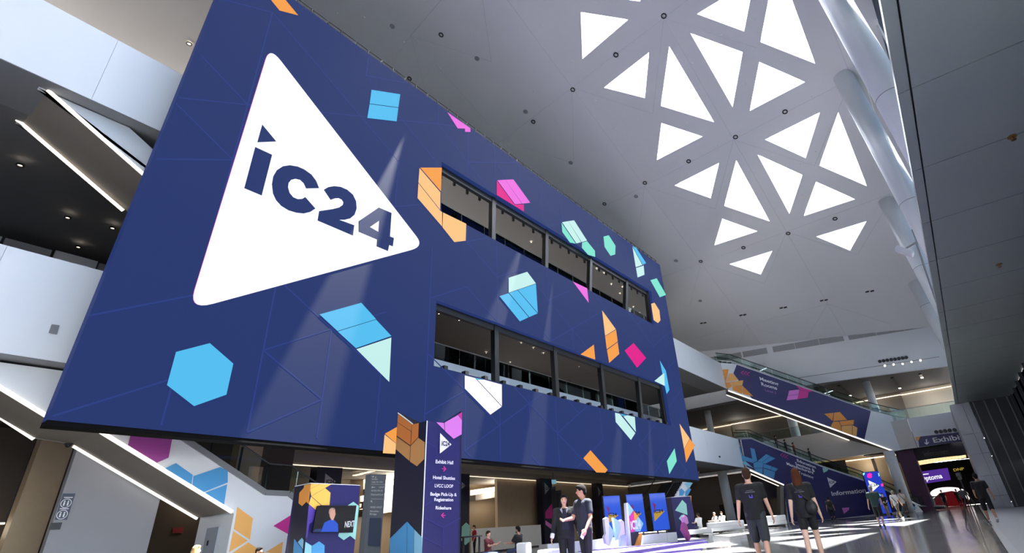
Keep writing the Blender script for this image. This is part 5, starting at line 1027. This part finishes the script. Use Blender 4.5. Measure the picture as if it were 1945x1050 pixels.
        if vox < .014:
            for q, (w_, fl) in enumerate(((-.030, .062), (-.010, .074), (.011, .070), (.031, .056))):
                b0 = palm + d2 * .038 + wid * w_ * -1; m0 = b0 + (d2 * .85 + inn * .35) * fl * .55; e0_ = m0 + (d2 * .55 + inn * .8) * fl * .45
                rc(body, b0, m0, .0105, .0098, 8); rc(body, m0, e0_, .0098, .0085, 8)
            b0 = palm + wid * .036 - d2 * .02; m0 = b0 + wid * .028 + d2 * .032 + inn * .012; rc(body, b0, m0, .0135, .012, 8); rc(body, m0, m0 + d2 * .030 + inn * .014, .0115, .0095, 8)
        else: rc(body, palm, palm + d2 * .08 + inn * .03, .03, .018)
        J['w%d' % i] = (wr, palm, d2, inn, wid)
    # head
    hy, hx = math.radians(head[0]), math.radians(head[1]); nb = bend(np.array([0, 0, 1.46])); hc = bend(np.array([0, .015, 1.635]))
    Rh = np.array([[math.cos(hy), math.sin(hy), 0], [-math.sin(hy) * math.cos(hx), math.cos(hy) * math.cos(hx), math.sin(hx)], [math.sin(hy) * math.sin(hx), -math.cos(hy) * math.sin(hx), math.cos(hx)]])
    hl = lambda x, y, z_: hc + Rh[0] * x + Rh[1] * y + Rh[2] * z_
    rc(body, nb - (0, 0, .03), hl(0, -.015, -.06), .060, .055); body.ell(hc, (.076, .096, .115), 16, 12, Rh); body.ell(hl(0, .028, -.055), (.056, .064, .068), 12, 8, Rh)
    rc(body, hl(0, .094, .0), hl(0, .108, -.030), .010, .014, 8)
    for s_ in (-1, 1): body.ell(hl(.077 * s_, -.005, -.012), (.012, .024, .032), 8, 6, Rh)
    body.v = [tuple((np.array(v) + off) * k) for v in body.v]; shirt.v = [tuple((np.array(v) + off) * k) for v in shirt.v]; pants.v = [tuple((np.array(v) + off) * k) for v in pants.v]
    bo = fuse(body, 'body', vox, sk, t, None, 3)
    if top: fuse(shirt, 'shirt', vox * 1.2, top, t, None, 4)
    if bottom: fuse(pants, 'trousers' if hem < .3 else 'shorts', vox * 1.2, bottom, t, None, 4)
    def part(mb, name, m, par=t, smooth=True):
        mb.v = [tuple((np.array(v) + off) * k) for v in mb.v]
        me = bpy.data.meshes.new(name); me.from_pydata(mb.v, [], mb.f); bm = bmesh.new(); bm.from_mesh(me); bmesh.ops.recalc_face_normals(bm, faces=bm.faces); bm.to_mesh(me); bm.free()
        me.materials.append(m)
        if smooth: me.polygons.foreach_set('use_smooth', [True] * len(me.polygons))
        ob = link(bpy.data.objects.new(name, me)); ob.parent = par; return ob
    if shoes:
        for s_ in sh: part(s_, 'shoe', shoes)
    hr = MB(); hr.ell(hl(0, -.014, .022), (.084, .100, .108), 16, 12, Rh); hr.ell(hl(0, .05, .082), (.066, .05, .038), 12, 8, Rh); hr.ell(hl(0, -.055, -.03), (.072, .055, .07), 12, 8, Rh)
    if long_hair:
        for (y_, z_, rx, ry), (y2, z2_, rx2, ry2) in zip(((-.03, 0, .088, .09), (-.075, -.1, .092, .06), (-.095, -.22, .10, .05), (-.10, -.34, .095, .042)), ((-.075, -.1, .092, .06), (-.095, -.22, .10, .05), (-.10, -.34, .095, .042), (-.10, -.42, .07, .03))):
            hr.ell(hl(0, (y_ + y2) / 2, (z_ + z2_) / 2), ((rx + rx2) / 2, (ry + ry2) / 2, .10), 12, 8, Rh)
        for s_ in (-1, 1): hr.ell(hl(.072 * s_, -.01, -.08), (.024, .05, .12), 8, 8, Rh)
    # the fringe stays above the brow: cut the hair where the face is
    hr.v = [tuple((np.array(v) + off) * k) for v in hr.v]; fuse(hr, 'hair', min(vox * 1.1, .016), HAIRM[hair], t, None, 3)
    if vox < .014:
        for s_ in (-1, 1):
            e_ = MB(); e_.ell(hl(.031 * s_, .086, .004), (.013, .010, .007), 8, 6, Rh); ey = part(e_, 'eye', mat('eye_dark', (34, 26, 24), .3), bo); b_ = MB(); rc(b_, hl(.018 * s_, .092, .026), hl(.046 * s_, .080, .026), .005, .004, 6); part(b_, 'eyebrow', HAIRM['black'], bo)
        m_ = MB(); m_.ell(hl(0, .089, -.062), (.024, .008, .008), 8, 6, Rh); part(m_, 'mouth', mat('lips', (150, 84, 78), .5), bo)
    if beard: b_ = MB(); b_.ell(hl(0, .035, -.085), (.058, .062, .045), 12, 8, Rh); part(b_, 'beard', HAIRM['black'])
    if extras: extras(part, J, hl, bend, t)
    return t
BLK, NVY = CL('black', (15, 15, 17)), CL('navy', (24, 27, 42)); DG = CL('charcoal', (44, 48, 51)); KHA = CL('khaki', (128, 116, 98)); WHT = CL('white', (214, 214, 214)); SHOEB, SHOEW = mat('shoe_black', (18, 18, 20), .5), mat('shoe_white', (216, 216, 214), .5)
def facing(loc, to): return math.atan2(to[1] - loc[1], to[0] - loc[0]) - math.pi / 2
FWD = 0.0
def shirt_print(part, J, hl, bend, t):
    b_ = MB(); c = bend(np.array([0, -.150, 1.24])); pts_ = [c + np.array([x, 0, z_]) for x, z_ in ((-.035, .02), (-.02, .02), (-.015, -.01), (.015, -.012), (.02, .02), (.035, .025), (.03, -.035), (-.03, -.03))]; b_.prism(pts_, (0, .02, 0)); part(b_, 'back_print', mat('print_indigo', (74, 60, 170), .6), t, False)
    b_ = MB(); b_.box(bend(np.array([0, -.146, 1.31])), (.18, .012, .018)); b_.box(bend(np.array([0, -.146, 1.34])), (.12, .012, .012)); part(b_, 'back_lettering', mat('print_dim', (70, 70, 80), .6), t, False)
person('man in a black tee and charcoal shorts walking away', (-3.54, 11.35, 0), math.radians(14), 1.80, ((16, 4), (-14, 14)), ((-6, 12, 16), (6, 10, 10)), BLK, DG, SHOEB, 'brown', 0, hem=.53, vox=.011, extras=shirt_print, width=1.08)
def sling(part, J, hl, bend, t):
    shirt_print(part, J, hl, bend, t)
    b_ = MB(); b_.ell(bend(np.array([.15, -.14, 1.02])), (.11, .07, .13), 12, 8); part(b_, 'sling_bag', mat('bag_black', (16, 16, 18), .6)); b_ = MB(); b_.tube([bend(np.array(p)) for p in ((.19, -.12, 1.08), (.05, -.16, 1.22), (-.08, -.13, 1.40), (-.11, -.02, 1.475), (-.06, .11, 1.40))], .016, 6); part(b_, 'strap', mat('bag_black', (16, 16, 18), .6))
person('long-haired woman in a black tee and black shorts walking away', (-2.65, 11.53, 0), math.radians(8), 1.68, ((-12, 10), (15, 4)), ((-4, 10, 12), (4, 9, 10)), BLK, BLK, SHOEB, 'red', 2, long_hair=True, hem=.72, vox=.011, extras=sling, width=.94)
def phone(part, J, hl, bend, t):
    w, p, d2, inn, wid = J['w0']; b_ = MB(); b_.box(p + d2 * .06 + inn * .03, (.075, .012, .15), (wid, inn, d2)); part(b_, 'phone_case', mat('phone_white', (230, 230, 232), .4), t, False)
    w, p, d2, inn, wid = J['w1']
    for s_ in (-1, 1): b_ = MB(); rc(b_, bend(np.array([.02 * s_, .085, 1.47])), bend(np.array([.085 * s_, .10, 1.40])), .018, .014, 8); part(b_, 'collar', NVY)
mp = (-6.5, 9.78, 0); wp_ = (-7.14, 10.02, 0)
person('man in a navy polo turning to the woman and holding a white bottle', mp, facing((0, 0), (-.25, -.95)), 1.75, ((3, 2), (-3, 2)), ((8, 12, 30), (24, 6, 60)), NVY, BLK, SHOEB, 'black', 1, hem=.04, vox=.0105, head=(-40, -4), extras=phone, width=.97)
def jacket(part, J, hl, bend, t):
    for i in (0, 1):
        w, p, d2, inn, wid = J['w%d' % i]; b_ = MB(); rc(b_, w - d2 * .06, w - d2 * .01, .048, .048, 10); part(b_, 'rolled_cuff', WHT)
    for s_ in (-1, 1): b_ = MB(); b_.prism([bend(np.array(p)) for p in ((.02 * s_, .135, 1.30), (.10 * s_, .115, 1.44), (.06 * s_, .09, 1.47), (.03 * s_, .125, 1.38))], (0, .014, 0)); part(b_, 'lapel', CL('pale_lapel', (150, 152, 168)), t, False)
    b_ = MB(); b_.prism([bend(np.array(p)) for p in ((-.04, .138, 1.40), (.04, .138, 1.40), (.085, .140, 1.02), (-.085, .140, 1.02))], (0, .012, 0)); part(b_, 'inner_top', NVY, t, False)
person('woman in a black jacket with rolled white cuffs, facing the camera', wp_, facing(wp_, (-1.2, 1)), 1.63, ((2, 2), (-4, 3)), ((6, 12, 14), (4, 12, 14)), BLK, BLK, SHOEB, 'black', 0, long_hair=True, sleeve=.9, hem=.04, vox=.0105, head=(4, -3), extras=jacket, width=1.08)
person('man in black shirt and shorts with white shoes beside the tripod', (.35, 27.6, 0), math.radians(6), 1.78, ((20, 6), (-18, 18)), ((10, 8, 40), (-6, 12, 14)), BLK, BLK, SHOEW, 'black', 1, hem=.45, vox=.016)
person('man in a dark green shirt and black shorts walking away', (-3.75, 30.1, 0), math.radians(4), 1.76, ((14, 4), (-12, 14)), ((-5, 12, 14), (6, 10, 12)), CL('green', (40, 66, 62)), BLK, SHOEB, 'grey', 0, hem=.45, vox=.018, width=1.08)
def strap(part, J, hl, bend, t): b_ = MB(); b_.tube([bend(np.array(p)) for p in ((.16, -.13, 1.02), (.02, -.155, 1.25), (-.10, -.11, 1.43), (-.08, .08, 1.43))], .018, 6); part(b_, 'strap', BLK)
def pack(part, J, hl, bend, t): b_ = MB(); b_.ell(bend(np.array([0, -.20, 1.24])), (.15, .09, .22), 12, 10); part(b_, 'backpack', BLK)
person('white-shirted man with a black strap walking beside the digital sign', FLOORP.hit(1711, 985.5), math.radians(-28), 1.74, ((22, 4), (-20, 20)), ((-8, 10, 14), (10, 9, 18)), WHT, KHA, SHOEW, 'grey', 0, vox=.02, extras=strap)
person('man in a striped grey shirt and dark trousers right of the white shirt', FLOORP.hit(1726, 982), math.radians(-15), 1.76, ((10, 4), (-10, 12)), ((2, 8, 18), (4, 8, 12)), CL('grey', (150, 146, 142)), CL('dark_grey', (60, 54, 52)), SHOEB, 'black', 1, vox=.02, extras=strap)
person('woman in a black top with a badge beside the digital sign', FLOORP.hit(1690, 984), math.radians(170), 1.66, ((6, 3), (-6, 6)), ((20, 6, 50), (16, 6, 40)), BLK, KHA, SHOEB, 'brown', 0, vox=.02, extras=lambda part, J, hl, bend, t: part(MB().box(bend(np.array([0, .15, 1.1])), (.09, .01, .12)), 'badge', WHT, t, False))
person('person with a black backpack before the navy information panel', FLOORP.hit(1585, 992), math.radians(20), 1.74, ((8, 3), (-8, 6)), ((-3, 10, 10), (3, 10, 10)), DG, BLK, SHOEB, 'black', 1, vox=.022, extras=pack)
person('grey-haired person in a tan jacket beyond the long-haired woman', FLOORP.hit(1549, 998), math.radians(10), 1.72, ((8, 3), (-8, 6)), ((-3, 10, 10), (3, 10, 10)), CL('tan', (150, 138, 116)), CL('slate', (70, 66, 70)), SHOEB, 'grey', 0, sleeve=.95, vox=.022, extras=pack)
for lab, px_, c, hr_ in (('dark-shirted visitor silhouetted at the centre of the hall entrance', (1800, 967), BLK, 'black'), ('grey-shirted visitor at the right of the hall entrance', (1839, 966.5), CL('steel', (110, 112, 122)), 'black'), ('tall dark visitor close to the entrance edge', (1828, 964), BLK, 'brown'), ('dim visitor left of the glowing arch', (1774, 966), DG, 'black')):
    person(lab, FLOORP.hit(*px_), math.radians(170 if 'centre' in lab else 10), 1.76, ((8, 3), (-8, 8)), ((4, 8, 20), (2, 8, 12)), c, BLK, SHOEB, hr_, 1, vox=.028, group='visitors in the entrance')
for lab, px_, c in (('first rider, dark clothes, at the top of the lower escalator', (1478, 853.5), BLK), ('second rider in grey on the lower escalator', (1496, 861), DG), ('rider in a red shirt on the lower escalator', (1512, 867), CL('red', (160, 30, 34))), ('lowest rider, dark clothes, on the lower escalator', (1542, 878.5), BLK)):
    P = EP.hit(*px_, -.95); person(lab, P - (0, 0, .3), math.atan2(EP.hit(1600, 900)[1] - 60, 12) - math.pi / 2, 1.72, ((2, 2), (-2, 2)), ((4, 8, 20), (4, 8, 12)), c, CL('slate', (70, 66, 70)), SHOEB, 'black', 1, vox=.028, group='escalator riders')
SIT = ((88, 88), (84, 84))
person('bearded man in a black tee seated at left in the lobby', (-13.06, 15.5, 0), math.radians(95), 1.56, SIT, ((40, 6, 50), (40, 6, 50)), BLK, CL('denim', (54, 66, 96)), SHOEB, 'black', 1, vox=.018, beard=True)
person('woman in a dark red top seated across from the bearded man', (-14.1, 15.1, 0), math.radians(-80), 1.48, SIT, ((40, 6, 70), (40, 6, 60)), CL('maroon', (90, 28, 36)), CL('denim', (54, 66, 96)), SHOEB, 'brown', 0, vox=.018)
person('person in a red shirt behind the seated pair', (-25.6, 26.2, 0), math.radians(150), 1.68, ((2, 2), (-2, 2)), ((6, 8, 16), (6, 8, 16)), CL('red', (160, 30, 34)), BLK, SHOEB, 'brown', 0, vox=.02)
for lab, px_, yw in (('white-shirted person seated on the bench beside the second kiosk', (1330, 1019), 60), ('blonde person seated at the left end of the long white sofa', (1361, 1012), 150), ('white-shirted person seated at the middle of the long white sofa', (1375, 1012), 170)):
    P = FLOORP.hit(*px_); person(lab, P + (0, .25, 0), math.radians(yw), 1.72, SIT, ((40, 6, 50), (40, 6, 50)), WHT, CL('denim', (54, 66, 96)), SHOEB, 'brown' if 'blonde' not in lab else 'grey', 0, vox=.022)
sofa('low white bench in front of the stair end wall at lower left', (-16.75, 7.75), math.radians(65), 2.4, 'bench', back=False, d=.6)
HAIRM['blond'] = mat('hair_blond', (172, 140, 92), .9, spec=.15)
person('blond person seated on the bench by the service door', (-17.0, 7.05, 0), math.radians(-40), 1.72, SIT, ((40, 6, 50), (40, 6, 50)), WHT, BLK, SHOEB, 'blond', 2, vox=.018, long_hair=True)
person('dark-haired person seated on the bench left of the kiosk', (-16.5, 8.45, 0), math.radians(-50), 1.52, SIT, ((40, 6, 50), (40, 6, 50)), BLK, DG, SHOEB, 'black', 1, vox=.018)
P = xplane(-20.0).hit(1096, 745)
person('person in a mint shirt behind the lower gallery railing', (P[0], P[1], lvl(5.97, 5.45, P[1]) + 1.52), math.radians(-90), 1.75, ((2, 2), (-2, 2)), ((6, 8, 16), (6, 8, 16)), CL('mint', (120, 200, 186)), BLK, SHOEB, 'black', 1, vox=.024)
bpy.data.scenes.remove(WORK)
